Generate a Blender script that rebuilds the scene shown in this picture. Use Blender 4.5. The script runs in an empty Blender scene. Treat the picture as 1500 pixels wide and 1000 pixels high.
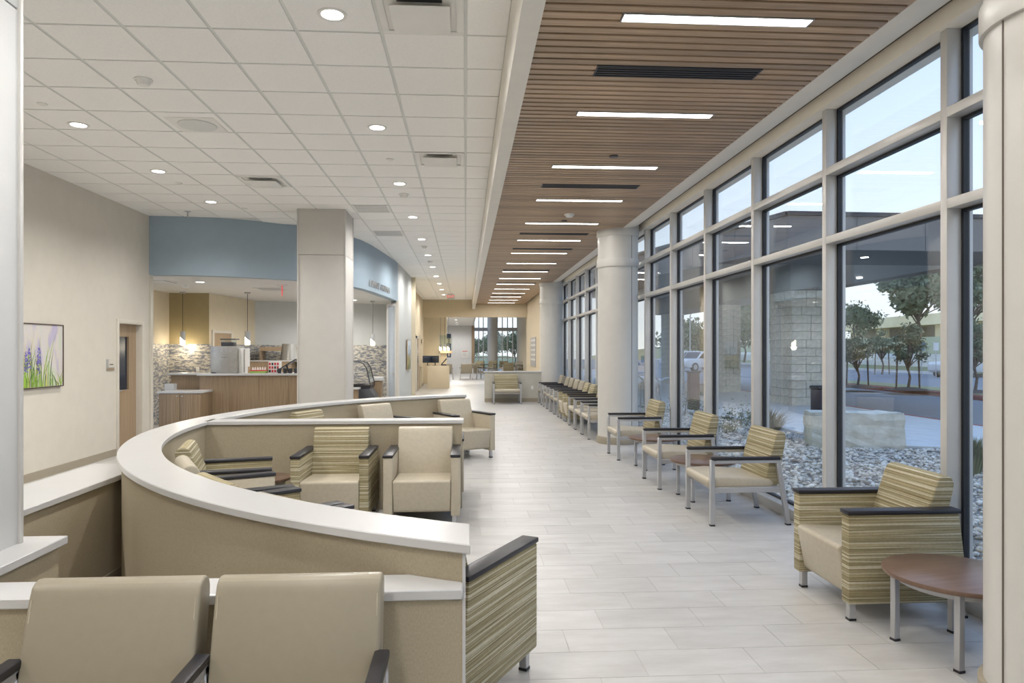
import bpy, bmesh, math, random
import numpy as np
from mathutils import Vector, Matrix
random.seed(7); np.random.seed(7)
S = bpy.context.scene
COL = S.collection
R = math.radians

# ------------------------------------------------------------------ camera
cam = bpy.data.cameras.new('camera'); camo = bpy.data.objects.new('camera', cam); COL.objects.link(camo)
EYE = 1.65
camo.location = (0, 0, EYE)
camo.rotation_euler = (R(90), 0, -math.atan2(62, 1020))
cam.sensor_width = 36; cam.lens = 24.48
cam.shift_x = 0.004; cam.shift_y = 0.008
cam.clip_start = 0.05; cam.clip_end = 1000
S.camera = camo
# ------------------------------------------------------------------ sky
W = bpy.data.worlds.new('sky'); S.world = W; W.use_nodes = True
nt = W.node_tree; nt.nodes.clear()
wo = nt.nodes.new('ShaderNodeOutputWorld'); wb = nt.nodes.new('ShaderNodeBackground')
tc = nt.nodes.new('ShaderNodeTexCoord'); sp = nt.nodes.new('ShaderNodeSeparateXYZ'); rp = nt.nodes.new('ShaderNodeValToRGB')
nt.links.new(tc.outputs['Generated'], sp.inputs[0]); nt.links.new(sp.outputs['Z'], rp.inputs[0])
nt.links.new(rp.outputs[0], wb.inputs[0]); nt.links.new(wb.outputs[0], wo.inputs[0])
e = rp.color_ramp.elements
e[0].position = 0.0; e[0].color = (0.60, 0.63, 0.65, 1)
e[1].position = 1.0; e[1].color = (0.24, 0.42, 0.78, 1)
x = e.new(0.18); x.color = (0.50, 0.57, 0.67, 1)
x = e.new(0.45); x.color = (0.35, 0.455, 0.68, 1)
wb.inputs[1].default_value = 1.80
# ------------------------------------------------------------------ exposure
S.view_settings.view_transform = 'Standard'; S.view_settings.look = 'None'
S.cycles.diffuse_bounces = 8
S.view_settings.exposure = 0.22; S.view_settings.gamma = 1.0; S.view_settings.use_curve_mapping = False
LIN_W, DOWN_W = 12.0, 172.0          # power of one linear ceiling light and of one downlight
WARM = (1.0, 0.975, 0.94)

# ------------------------------------------------------------------ materials
MATS = {}
def newmat(name):
    m = bpy.data.materials.new(name); m.use_nodes = True
    b = m.node_tree.nodes['Principled BSDF']; MATS[name] = m
    return m, m.node_tree, b
def ramp(nt, cols, interp='LINEAR'):
    r = nt.nodes.new('ShaderNodeValToRGB'); r.color_ramp.interpolation = interp
    el = r.color_ramp.elements
    el[0].position, el[0].color = cols[0][0], (*cols[0][1], 1)
    el[1].position, el[1].color = cols[-1][0], (*cols[-1][1], 1)
    for p, c in cols[1:-1]:
        n = el.new(p); n.color = (*c, 1)
    return r
def coords(nt, scale, kind='Object'):
    t = nt.nodes.new('ShaderNodeTexCoord'); m = nt.nodes.new('ShaderNodeMapping')
    m.inputs['Scale'].default_value = scale
    nt.links.new(t.outputs[kind], m.inputs[0]); return m.outputs[0]
def noise(nt, vec, scale=5, detail=3, rough=.5):
    n = nt.nodes.new('ShaderNodeTexNoise'); n.inputs['Scale'].default_value = scale
    n.inputs['Detail'].default_value = detail; n.inputs['Roughness'].default_value = rough
    nt.links.new(vec, n.inputs['Vector']); return n.outputs['Fac']
def bump(nt, b, fac, strength=.2, dist=.002):
    n = nt.nodes.new('ShaderNodeBump'); n.inputs['Strength'].default_value = strength
    n.inputs['Distance'].default_value = dist
    nt.links.new(fac, n.inputs['Height']); nt.links.new(n.outputs[0], b.inputs['Normal'])
def mul(c, k): return tuple(min(1, v * k) for v in c)
def plain(name, col, rough=.6, metal=0., var=.06, scale=6., bmp=0., sc=(1, 1, 1), kind='Object', spec=.5, bs=120.):
    m, nt, b = newmat(name)
    v = coords(nt, sc, kind); f = noise(nt, v, scale)
    r = ramp(nt, [(.3, mul(col, 1 - var)), (.7, mul(col, 1 + var))])
    nt.links.new(f, r.inputs[0]); nt.links.new(r.outputs[0], b.inputs['Base Color'])
    b.inputs['Roughness'].default_value = rough; b.inputs['Metallic'].default_value = metal
    b.inputs['Specular IOR Level'].default_value = spec
    if bmp: bump(nt, b, noise(nt, v, bs, 2), bmp, .002)
    return m
def emit(name, col, st):
    m, nt, b = newmat(name)
    b.inputs['Base Color'].default_value = (*col, 1)
    b.inputs['Emission Color'].default_value = (*col, 1); b.inputs['Emission Strength'].default_value = st
    return m
def wood(name, c1, c2, axis, rough=.45, rnd=.25, fine=40.):
    m, nt, b = newmat(name)
    s = [fine] * 3; s[axis] = 1.2
    v = coords(nt, tuple(s)); f = noise(nt, v, 1.0, 5, .65)
    r = ramp(nt, [(.3, c1), (.5, tuple((a + d) / 2 for a, d in zip(c1, c2))), (.7, c2)])
    nt.links.new(f, r.inputs[0])
    oi = nt.nodes.new('ShaderNodeObjectInfo'); h = nt.nodes.new('ShaderNodeHueSaturation')
    mr = nt.nodes.new('ShaderNodeMapRange'); mr.inputs['To Min'].default_value = 1 - rnd; mr.inputs['To Max'].default_value = 1 + rnd
    nt.links.new(oi.outputs['Random'], mr.inputs[0]); nt.links.new(mr.outputs[0], h.inputs['Value'])
    nt.links.new(r.outputs[0], h.inputs['Color']); nt.links.new(h.outputs[0], b.inputs['Base Color'])
    b.inputs['Roughness'].default_value = rough
    return m
M_WALL = plain('cream_paint', (.62, .58, .51), .75, var=.02, spec=.25)
M_TAN = plain('tan_paint', (.62, .545, .41), .75, var=.02, spec=.25)
M_WHITEWALL = plain('white_paint', (.66, .66, .66), .7, var=.02, spec=.25)
M_BASE = plain('rubber_base', (.33, .29, .22), .6, var=.03)
M_BRONZE = plain('bronze_paint', (.38, .31, .17), .7, var=.03, spec=.25)
M_GREYP = plain('grey_paint', (.52, .54, .54), .7, var=.02, spec=.25)
M_BLUE = plain('slate_blue_paint', (.33, .41, .48), .7, var=.02, spec=.25)
M_CEILT = plain('ceiling_tile', (.86, .85, .83), .9, var=.03, scale=90, bmp=.15, spec=.1)
M_GRID = plain('ceiling_grid', (.66, .67, .65), .6, var=.02)
M_GYP = plain('gypsum_ceiling', (.66, .65, .63), .8, var=.02, spec=.2)
M_BEAM = plain('beam_paint', (.74, .71, .65), .7, var=.02, spec=.25)
M_COVE = plain('cove_paint', (.80, .75, .66), .6, var=.02, spec=.25)
M_COLUMN = plain('column_enamel', (.57, .555, .52), .38, var=.02)
M_SEAM = plain('dark_seam', (.12, .10, .08), .7)
M_ALU = plain('painted_aluminium', (.60, .585, .56), .38, .25, var=.02)
M_GASKET = plain('black_gasket', (.015, .017, .022), .5)
M_CAP = plain('white_solid_surface', (.54, .535, .53), .28, var=.015)
M_FABWALL = plain('woven_khaki_wallcovering', (.40, .345, .25), .8, var=.10, scale=260, bmp=.25, sc=(1, 1, .35), spec=.2)
M_VINYL = plain('beige_vinyl', (.44, .39, .30), .42, var=.05, scale=30, bmp=.05)
M_VINYLG = plain('taupe_vinyl', (.285, .25, .185), .40, var=.02, scale=30, bmp=.05)
M_BLACK = plain('black_urethane', (.014, .013, .017), .42, var=.1)
M_STEEL = plain('silver_frame', (.47, .47, .48), .36, .55, var=.03)
M_DARK = plain('dark_metal', (.05, .052, .06), .4, .3)
M_STAIN = plain('stainless', (.40, .39, .37), .35, .7, var=.06, scale=14)
M_WOODSLAT = wood('walnut_slat', (.28, .185, .112), (.51, .365, .235), 0, .36, .22, 45)
M_SLATVOID = plain('slat_void', (.02, .018, .016), .9)
M_WOODTOP = wood('walnut_tabletop', (.115, .068, .046), (.18, .112, .078), 0, .3, .06, 30)
M_OAK = wood('oak_laminate', (.20, .135, .078), (.36, .26, .16), 2, .5, .08, 60)
M_DOOR = wood('oak_door_veneer', (.30, .21, .13), (.42, .31, .20), 2, .45, .05, 50)
M_LAMP = emit('lamp_lens', (1, .97, .92), 9.0)
M_LAMPW = emit('pendant_lens', (1, .88, .68), 7.0)
M_WHITEP = plain('white_plastic', (.75, .74, .71), .45, var=.02)
M_RED = emit('exit_red', (.9, .08, .1), .8)
M_INK = plain('dark_ink', (.03, .03, .035), .6)
M_SCREEN = plain('monitor_glass', (.02, .03, .05), .15)
M_NAVY = plain('navy_banner', (.03, .06, .13), .6)
M_GREYSIGN = plain('sign_silver', (.42, .42, .42), .4, .4)

def striped():
    m, nt, b = newmat('striped_olive_fabric')
    t = nt.nodes.new('ShaderNodeTexCoord'); mp = nt.nodes.new('ShaderNodeMapping')
    mp.inputs['Scale'].default_value = (.16, .16, 40)
    nt.links.new(t.outputs['Object'], mp.inputs[0])
    f = noise(nt, mp.outputs[0], 1.0, 4, .62)
    r = ramp(nt, [(.34, (.085, .068, .032)), (.41, (.25, .205, .11)), (.455, (.42, .365, .225)), (.49, (.17, .14, .072)), (.52, (.33, .285, .17)),
                  (.555, (.62, .57, .44)), (.60, (.30, .255, .15)), (.67, (.56, .51, .37))])
    nt.links.new(f, r.inputs[0])
    br = nt.nodes.new('ShaderNodeTexBrick'); br.inputs['Scale'].default_value = 1
    br.inputs['Color1'].default_value = (1, 1, 1, 1); br.inputs['Color2'].default_value = (.86, .86, .86, 1); br.inputs['Mortar'].default_value = (.75, .75, .75, 1)
    br.inputs['Brick Width'].default_value = .016; br.inputs['Row Height'].default_value = .012; br.inputs['Mortar Size'].default_value = .0006
    cx = nt.nodes.new('ShaderNodeCombineXYZ'); s2 = nt.nodes.new('ShaderNodeSeparateXYZ'); ad = nt.nodes.new('ShaderNodeMath')
    nt.links.new(t.outputs['Object'], s2.inputs[0]); nt.links.new(s2.outputs[0], ad.inputs[0]); nt.links.new(s2.outputs[1], ad.inputs[1])
    nt.links.new(ad.outputs[0], cx.inputs[0]); nt.links.new(s2.outputs[2], cx.inputs[1]); nt.links.new(cx.outputs[0], br.inputs['Vector'])
    mx = nt.nodes.new('ShaderNodeMixRGB'); mx.blend_type = 'MULTIPLY'; mx.inputs[0].default_value = .8
    nt.links.new(r.outputs[0], mx.inputs[1]); nt.links.new(br.outputs[0], mx.inputs[2]); nt.links.new(mx.outputs[0], b.inputs['Base Color'])
    b.inputs['Roughness'].default_value = .75; b.inputs['Specular IOR Level'].default_value = .25
    return m
M_STRIPE = striped()
def mosaic():
    m, nt, b = newmat('mosaic_backsplash')
    v = coords(nt, (1, 1, 3.2)); f = noise(nt, v, 9, 3, .6)
    r = ramp(nt, [(.40, (.17, .185, .225)), (.48, (.30, .30, .31)), (.53, (.52, .49, .42)), (.62, (.64, .61, .53))])
    nt.links.new(f, r.inputs[0])
    f2 = noise(nt, coords(nt, (1, 1, 2.2)), 60, 1)
    r2 = ramp(nt, [(.42, (.70, .70, .72)), (.56, (1, 1, 1))]); nt.links.new(f2, r2.inputs[0])
    mx = nt.nodes.new('ShaderNodeMixRGB'); mx.blend_type = 'MULTIPLY'; mx.inputs[0].default_value = 1
    nt.links.new(r.outputs[0], mx.inputs[1]); nt.links.new(r2.outputs[0], mx.inputs[2]); nt.links.new(mx.outputs[0], b.inputs['Base Color'])
    b.inputs['Roughness'].default_value = .3
    return m
M_MOSAIC = mosaic()
def floormat():
    m, nt, b = newmat('porcelain_floor_tile')
    v = coords(nt, (1, 2.2, 1), 'Object'); g = nt.nodes.new('ShaderNodeNewGeometry')
    mp = nt.nodes.new('ShaderNodeMapping'); mp.inputs['Scale'].default_value = (.7, 2.4, 1)
    nt.links.new(g.outputs['Position'], mp.inputs[0])
    f = noise(nt, mp.outputs[0], 3.2, 6, .65)
    r = ramp(nt, [(.32, (.44, .425, .405)), (.68, (.54, .53, .51))]); nt.links.new(f, r.inputs[0])
    oi = nt.nodes.new('ShaderNodeObjectInfo'); h = nt.nodes.new('ShaderNodeHueSaturation')
    mr = nt.nodes.new('ShaderNodeMapRange'); mr.inputs['To Min'].default_value = .93; mr.inputs['To Max'].default_value = 1.05
    nt.links.new(oi.outputs['Random'], mr.inputs[0]); nt.links.new(mr.outputs[0], h.inputs['Value'])
    nt.links.new(r.outputs[0], h.inputs['Color']); nt.links.new(h.outputs[0], b.inputs['Base Color'])
    b.inputs['Roughness'].default_value = .33; b.inputs['Specular IOR Level'].default_value = .5
    return m
M_FLOOR = floormat()
M_GROUT = plain('grout', (.47, .44, .41), .8)
def glassmat(name, tint, ior=1.5):
    m = bpy.data.materials.new(name); m.use_nodes = True; nt = m.node_tree; nt.nodes.clear()
    o = nt.nodes.new('ShaderNodeOutputMaterial'); mx = nt.nodes.new('ShaderNodeMixShader')
    t = nt.nodes.new('ShaderNodeBsdfTransparent'); g = nt.nodes.new('ShaderNodeBsdfGlossy'); fr = nt.nodes.new('ShaderNodeFresnel')
    t.inputs[0].default_value = (*tint, 1); g.inputs[0].default_value = (1, 1, 1, 1); g.inputs['Roughness'].default_value = 0.0
    g2 = nt.nodes.new('ShaderNodeNewGeometry'); mr = nt.nodes.new('ShaderNodeMapRange')   # both faces of the sheet reflect as air-to-glass
    mr.inputs['To Min'].default_value = ior; mr.inputs['To Max'].default_value = 1 / ior
    nt.links.new(g2.outputs['Backfacing'], mr.inputs[0]); nt.links.new(mr.outputs[0], fr.inputs[0])
    nt.links.new(fr.outputs[0], mx.inputs[0]); nt.links.new(t.outputs[0], mx.inputs[1]); nt.links.new(g.outputs[0], mx.inputs[2])
    nt.links.new(mx.outputs[0], o.inputs[0]); return m
M_GLASS = glassmat('window_glass', (.95, .975, .98), 1.5)
M_CASEGLASS = glassmat('case_glass', (.85, .9, .9), 1.45)

# ------------------------------------------------------------------ mesh helpers
class MB:
    def __init__(s): s.v = []; s.f = []; s.m = []
    def add(s, vs, fs, m=0):
        n = len(s.v); s.v += [tuple(p) for p in vs]
        s.f += [tuple(i + n for i in q) for q in fs]; s.m += [m] * len(fs); return s
    def box(s, x0, x1, y0, y1, z0, z1, m=0):
        return s.add([(x0, y0, z0), (x1, y0, z0), (x1, y1, z0), (x0, y1, z0), (x0, y0, z1), (x1, y0, z1), (x1, y1, z1), (x0, y1, z1)],
                     [(3, 2, 1, 0), (4, 5, 6, 7), (0, 1, 5, 4), (1, 2, 6, 5), (2, 3, 7, 6), (3, 0, 4, 7)], m)
    def prism(s, poly, lo, hi, axis=2, m=0):
        """poly: 2D points; axis: extrusion axis (0: poly is (y,z); 1: (x,z); 2: (x,y))"""
        def P(p, t): return {0: (t, p[0], p[1]), 1: (p[0], t, p[1]), 2: (p[0], p[1], t)}[axis]
        n = len(poly)
        return s.add([P(p, lo) for p in poly] + [P(p, hi) for p in poly],
                     [tuple(range(n - 1, -1, -1)), tuple(range(n, 2 * n))] + [(i, (i + 1) % n, n + (i + 1) % n, n + i) for i in range(n)], m)
    def cyl(s, c, r, z0, z1, n=24, r2=None, m=0):
        r2 = r if r2 is None else r2
        a = [2 * math.pi * i / n for i in range(n)]
        return s.add([(c[0] + r * math.cos(t), c[1] + r * math.sin(t), z0) for t in a] + [(c[0] + r2 * math.cos(t), c[1] + r2 * math.sin(t), z1) for t in a],
                     [tuple(range(n - 1, -1, -1)), tuple(range(n, 2 * n))] + [(i, (i + 1) % n, n + (i + 1) % n, n + i) for i in range(n)], m)
    def bar(s, a, b, w, d=None, m=0, up=(0, 0, 1)):
        d = w if d is None else d
        a, b = Vector(a), Vector(b); t = (b - a).normalized(); u = Vector(up)
        if abs(t.dot(u)) > .98: u = Vector((0, 1, 0))
        x = t.cross(u).normalized(); y = x.cross(t)
        vs = [p + x * sx * w / 2 + y * sy * d / 2 for p in (a, b) for sx, sy in ((-1, -1), (1, -1), (1, 1), (-1, 1))]
        return s.add(vs, [(3, 2, 1, 0), (4, 5, 6, 7), (0, 1, 5, 4), (1, 2, 6, 5), (2, 3, 7, 6), (3, 0, 4, 7)], m)
    def tube(s, pts, r, n=8, m=0):
        pts = [Vector(p) for p in pts]; vs = []; fs = []
        for i, p in enumerate(pts):
            t = (pts[min(i + 1, len(pts) - 1)] - pts[max(i - 1, 0)]).normalized()
            u = Vector((0, 0, 1)) if abs(t.z) < .95 else Vector((1, 0, 0))
            x = t.cross(u).normalized(); y = x.cross(t)
            rr = r[i] if isinstance(r, (list, tuple)) else r
            vs += [p + (x * math.cos(2 * math.pi * k / n) + y * math.sin(2 * math.pi * k / n)) * rr for k in range(n)]
        for i in range(len(pts) - 1):
            fs += [(i * n + k, i * n + (k + 1) % n, (i + 1) * n + (k + 1) % n, (i + 1) * n + k) for k in range(n)]
        fs += [tuple(range(n - 1, -1, -1)), tuple((len(pts) - 1) * n + k for k in range(n))]
        return s.add(vs, fs, m)
    def ring(s, c, r0, r1, z0, z1, n=32, m=0):
        a = [2 * math.pi * i / n for i in range(n)]
        vs = [(c[0] + r * math.cos(t), c[1] + r * math.sin(t), z) for r, z in ((r0, z0), (r1, z0), (r1, z1), (r0, z1)) for t in a]
        fs = []
        for q in range(4):
            for i in range(n):
                fs.append((q * n + i, q * n + (i + 1) % n, ((q + 1) % 4) * n + (i + 1) % n, ((q + 1) % 4) * n + i))
        return s.add(vs, fs, m)
    def mesh(s, name, bevel=0, seg=2, smooth=True, ang=38):
        me = bpy.data.meshes.new(name); me.from_pydata(s.v, [], s.f)
        for p, k in zip(me.polygons, s.m): p.material_index = k
        bm = bmesh.new(); bm.from_mesh(me)
        bmesh.ops.recalc_face_normals(bm, faces=bm.faces)
        if bevel:
            ed = [e for e in bm.edges if len(e.link_faces) == 2 and e.calc_face_angle(0) > R(25)]
            bmesh.ops.bevel(bm, geom=ed, offset=bevel, segments=seg, profile=.5, affect='EDGES', clamp_overlap=True)
        bm.to_mesh(me); bm.free()
        if smooth:
            me.polygons.foreach_set('use_smooth', [True] * len(me.polygons)); me.set_sharp_from_angle(angle=R(ang))
        return me
    def build(s, name, mats, parent=None, bevel=0, seg=2, smooth=True, ang=38):
        me = s.mesh(name, bevel, seg, smooth, ang)
        for mt in (mats if isinstance(mats, (list, tuple)) else [mats]): me.materials.append(mt)
        return link(name, me, parent)
def link(name, me, parent=None):
    o = bpy.data.objects.new(name, me); COL.objects.link(o)
    if parent: o.parent = parent
    return o
def tag(o, label=None, cat=None, group=None, kind=None):
    if label: o['label'] = label
    if cat: o['category'] = cat
    if group: o['group'] = group
    if kind: o['kind'] = kind
    return o
def thing(name, label, cat, loc=(0, 0, 0), rz=0, group=None):
    o = bpy.data.objects.new(name, None); COL.objects.link(o); o.empty_display_size = .1
    o.location = loc; o.rotation_euler = (0, 0, rz)
    return tag(o, label, cat, group)
def struct(name, label=None, loc=(0, 0, 0)):
    o = bpy.data.objects.new(name, None); COL.objects.link(o); o.location = loc
    return tag(o, label, None, None, 'structure')
def sbox(name, b, mat, parent=None, label=None, **k):
    o = MB().box(*b).build(name, mat, parent, **k)
    if not parent: tag(o, label, None, None, 'structure')
    return o
def copy_tree(o, parent=None):
    c = o.copy(); COL.objects.link(c)
    if parent: c.parent = parent
    for ch in list(o.children): copy_tree(ch, c)
    return c
def place(proto, used, label, loc, rz, group=None):
    o = proto if not used else copy_tree(proto)
    used.append(1); o.location = loc; o.rotation_euler = (0, 0, rz); o['label'] = label
    if group: o['group'] = group
    return o
def light(kind, name, parent, loc, power, col, **k):
    l = bpy.data.lights.new(name, kind); l.energy = power; l.color = col
    for a, v in k.items(): setattr(l, a, v)
    o = bpy.data.objects.new(name, l); COL.objects.link(o); o.parent = parent; o.location = loc
    return o
def text(name, body, size, mat, parent, mtx, ext=.003, align='CENTER', sx=1.):
    c = bpy.data.curves.new(name, 'FONT'); c.body = body; c.size = size; c.extrude = ext; c.align_x = align; c.align_y = 'CENTER'
    t_ = bpy.data.objects.new(name, c); COL.objects.link(t_)
    me = bpy.data.meshes.new_from_object(t_.evaluated_get(bpy.context.evaluated_depsgraph_get())); me.name = name
    bpy.data.objects.remove(t_); bpy.data.curves.remove(c)
    if not me.materials: me.materials.append(mat)
    o = link(name, me, parent)
    o.matrix_local = mtx @ Matrix.Diagonal((sx, 1, 1, 1)); return o

# ------------------------------------------------------------------ the shell
CZ, WZ = 3.96, 3.76          # tile ceiling, wood ceiling
XL, XW = -5.44, 3.15         # left wall, window mullion face
XB0, XB1, ZB = .305, .43, 3.52
YF, YB = 32.4, -3.5
# floor: nearest visible tiles as parts, the rest joined
fl = tag(MB().box(-7.2, 3.4, YB, 60, -.05, -.0025).build('floor', M_GROUT), 'pale grey beige porcelain tile floor', None, None, 'structure')
TW, TD = .605, .303
tm = MB().box(.0015, TW - .0015, .0015, TD - .0015, -.004, 0).mesh('floor_tile', smooth=False); tm.materials.append(M_FLOOR)
rest = MB(); nt_ = 0
j = 0; y = YB
while y < 54:
    off = (j * .41 % 1.0) * TW
    x = -7.2 + off - TW
    while x < 3.2:
        a, b_ = max(x, -7.2), min(x + TW, 3.2)
        seen = (3.0 <= y <= 17.2 and a > -.2) or (11.5 <= y < 17.2 and a > -1.9)
        if seen and b_ - a > .59 and nt_ < 296:
            o = link('tile', tm, fl); o.location = (x, y, 0); nt_ += 1
        elif b_ - a > .02:
            rest.add([(a + .0015, y + .0015, 0), (b_ - .0015, y + .0015, 0), (b_ - .0015, y + TD - .0015, 0), (a + .0015, y + TD - .0015, 0)], [(0, 1, 2, 3)])
        x += TW
    y += TD; j += 1
tag(rest.build('tile_field', M_FLOOR, fl, smooth=False), None, None, None, 'stuff')

# suspended ceiling
ce = tag(MB().box(XL, XB0, YB, YF, CZ, CZ + .05).build('ceiling', M_GRID), 'white suspended ceiling of square lay-in tiles', None, None, 'structure')
T = .61
ct = MB().box(-T + .012, -.012, .012, T - .012, -.006, .0).mesh('ceiling_tile', bevel=.003, seg=1); ct.materials.append(M_CEILT)
ctn = MB().box(.012, XB0 - .005, .012, T - .012, -.006, .0).mesh('ceiling_tile_narrow', bevel=.003, seg=1); ctn.materials.append(M_CEILT)
crest = MB(); Y0 = 5.115 - 15 * T
for j in range(60):
    y = Y0 + j * T
    if y + T > YF: break
    for i in range(-1, 9):
        x1 = -i * T
        if i >= 0 and y > 12.4 and x1 - T < (-3.9 if y < 13 else -3.1 if y < 14.2 else -2.5): continue
        if i < 0:
            me, loc = ctn, (0, y, CZ)
        else:
            me, loc = ct, (x1, y, CZ)
        if y > 3.5:
            o = link('tile', me, ce); o.location = loc
        else:
            a, b_ = (.012, XB0 - .005) if i < 0 else (x1 - T + .012, x1 - .012)
            crest.box(a, b_, y + .012, y + T - .012, CZ - .006, CZ)
tag(crest.build('tile_field', M_CEILT, ce), None, None, None, 'stuff')
sbox('beam', (XB0, XB1, YB, YF, ZB, CZ + .2), M_BEAM, label='long pale beam dividing the tile and wood ceilings')

# slatted wood ceiling
wc = tag(MB().box(XB1, 2.72, YB, YF, WZ + .055, WZ + .08).build('ceiling_wood', M_SLATVOID), 'dark wood slat ceiling along the window corridor', None, None, 'structure')
P = .1; LX0, LX1 = 1.0, 2.215
sl = lambda n, a, b_: MB().box(a, b_, -.038, .038, 0, .045).mesh(n, bevel=.003, seg=1)
mF, mA, mB = sl('slat_full', XB1, 2.72), sl('slat_near_beam', XB1, LX0 - .012), sl('slat_near_glass', LX1 + .012, 2.72)
for m_ in (mF, mA, mB): m_.materials.append(M_WOODSLAT)
LIGHTY = [4.37 + 1.8 * k for k in range(-4, 16)]
VENTJ = (8, 45, 82, 101, 140, 176, 226)
srest = MB()
for j in range(-78, 281):
    y = 4.37 + P * j
    if y > YF - .05 or y < YB + .05: continue
    cut = j % 18 == 0 or j in VENTJ or j - 1 in VENTJ
    if j >= -6:
        for me in ((mA, mB) if cut else (mF,)):
            o = link('slat', me, wc); o.location = (0, y, WZ)
    else:
        for a, b_ in (((XB1, LX0 - .012), (LX1 + .012, 2.72)) if cut else ((XB1, 2.72),)):
            srest.box(a, b_, y - .038, y + .038, WZ, WZ + .045)
tag(srest.build('slat_field', M_WOODSLAT, wc), None, None, None, 'stuff')

# cove trim and window head
prof = [(2.72, WZ + .04), (2.72, WZ), (2.80, WZ + .002), (2.89, WZ + .018), (2.97, WZ + .045), (3.04, WZ + .085), (3.09, WZ + .13), (3.11, WZ + .2), (2.9, WZ + .25)]
tag(MB().prism(prof, YB, 23.6, 1).build('trim_1', M_COVE), 'rounded cream cove trim above the windows', None, None, 'structure')
sbox('trim_2', (3.112, 3.42, YB, 23.6, WZ + .0, WZ + .128), M_COVE, label='flat cream head trim over the curtain wall', bevel=.004)

sbox('trim_7', (3.085, 3.118, YB, 23.6, WZ + .1285, WZ + .139), M_SEAM, label='dark seam strip above the head trim')
sbox('wall_light_block', (3.119, 3.45, YB, 23.6, WZ + .1281, 5), M_BEAM, label='hidden bulkhead added above the windows to block sky light')  # hidden piece added to stop sky light leaking in past the trim
sbox('light_block_slab', (-7.5, 3.5, YB - .2, YF + .3, 4.3, 4.5), M_GYP, label='unseen slab added above the ceilings to block sky light')  # unseen cover added so no sky light leaks in over the ceilings
# walls
wl = MB().box(XL - .15, XL, YB, 11.26, 0, CZ + .05).box(XL - .15, XL, 11.26, 12.06, 2.08, CZ + .05).box(XL - .15, XL, 12.06, 12.36, 0, CZ + .05)
tag(wl.build('wall_left', M_WALL, smooth=False), 'cream painted wall with the flower picture', None, None, 'structure')
sbox('baseboard_left', (XL, XL + .012, YB, 11.2, 0, .105), M_BASE, label='taupe rubber baseboard of the left wall')
sbox('wall_back', (-7.2, 3.5, YB - .15, YB, 0, CZ + .1), M_WALL, label='cream wall behind the viewer')
# door in left wall
d = struct('door_1', 'oak door with narrow glass light in the left wall')
fr = MB()
fr.box(XL - .149, XL + .022, 11.21, 11.272, 0, 2.13).box(XL - .149, XL + .022, 12.045, 12.11, 0, 2.13).box(XL - .149, XL + .022, 11.272, 12.045, 2.066, 2.13)
fr.build('door_frame', M_WALL, d, bevel=.004)
lf = MB().box(XL - .13, XL - .085, 11.26, 11.44, .01, 2.08).box(XL - .13, XL - .085, 11.78, 12.06, .01, 2.08)
lf.box(XL - .13, XL - .085, 11.44, 11.78, .01, 1.0).box(XL - .13, XL - .085, 11.44, 11.78, 1.86, 2.08)
lf.build('door_leaf', M_DOOR, d, smooth=False)
MB().box(XL - .11, XL - .105, 11.44, 11.78, 1.0, 1.86).build('pane', M_SCREEN, d)
MB().box(XL - .087, XL - .075, 11.42, 11.80, .98, 1.0).box(XL - .087, XL - .075, 11.42, 11.80, 1.86, 1.88).box(XL - .087, XL - .075, 11.42, 11.44, 1.0, 1.86).box(XL - .087, XL - .075, 11.78, 11.80, 1.0, 1.86).build('light_frame', M_DOOR, d)
h_ = MB().bar((XL - .085, 11.33, 1.0), (XL - .03, 11.33, 1.0), .02).bar((XL - .03, 11.32, 1.0), (XL - .03, 11.44, 1.0), .02)
h_.build('door_handle', M_STEEL, d)

# ---- cafe alcove
SOF = [(-5.44, 12.34), (-5.0, 12.36), (-4.6, 12.42), (-4.1, 12.57), (-3.6, 12.83), (-3.12, 13.17), (-2.75, 13.58), (-2.42, 14.1), (-2.2, 14.75), (-2.07, 15.5), (-1.97, 16.5), (-1.88, 17.5), (-1.80, 18.67)]
SOF2 = [(-1.80, 18.67), (-1.76, 20.5), (-1.72, 22.4)]
def offs(pts, dd):
    out = []
    for i, p in enumerate(pts):
        a, b_ = Vector(pts[max(i - 1, 0)]), Vector(pts[min(i + 1, len(pts) - 1)])
        t = (b_ - a).normalized(); n = Vector((-t.y, t.x)); out.append(tuple(Vector(p) + n * dd))
    return out
def strip_wall(pts, th, z0, z1):
    q = offs(pts, th); mb = MB(); n = len(pts)
    vs = [(*p, z) for z in (z0, z1) for p in pts] + [(*p, z) for z in (z0, z1) for p in q]
    fs = []
    for i in range(n - 1):
        fs += [(i, i + 1, n + i + 1, n + i), (2 * n + i + 1, 2 * n + i, 3 * n + i, 3 * n + i + 1), (i + 1, i, 2 * n + i, 2 * n + i + 1), (n + i, n + i + 1, 3 * n + i + 1, 3 * n + i)]
    fs += [(0, n, 3 * n, 2 * n), (n - 1, 2 * n - 1, 4 * n - 1, 3 * n - 1)]
    return mb.add(vs, fs)
sf = tag(strip_wall(SOF, .18, 2.94, CZ + .05).build('wall_soffit', M_BLUE), 'curved slate blue soffit over the cafe opening', None, None, 'structure')
tag(strip_wall(SOF2, .18, 0, CZ + .05).build('wall_cafe_end', M_GREYP), 'pale grey wall end beside the cafe', None, None, 'structure')
sbox('trim_3', (-1.82, -1.765, 18.5, 18.67, 0, 2.94), M_WALL, label='cream jamb at the end of the cafe opening')
sbox('trim_4', (-5.62, -5.42, 12.36, 12.46, 0, 2.94), M_WALL, label='cream jamb beside the oak door')
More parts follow.
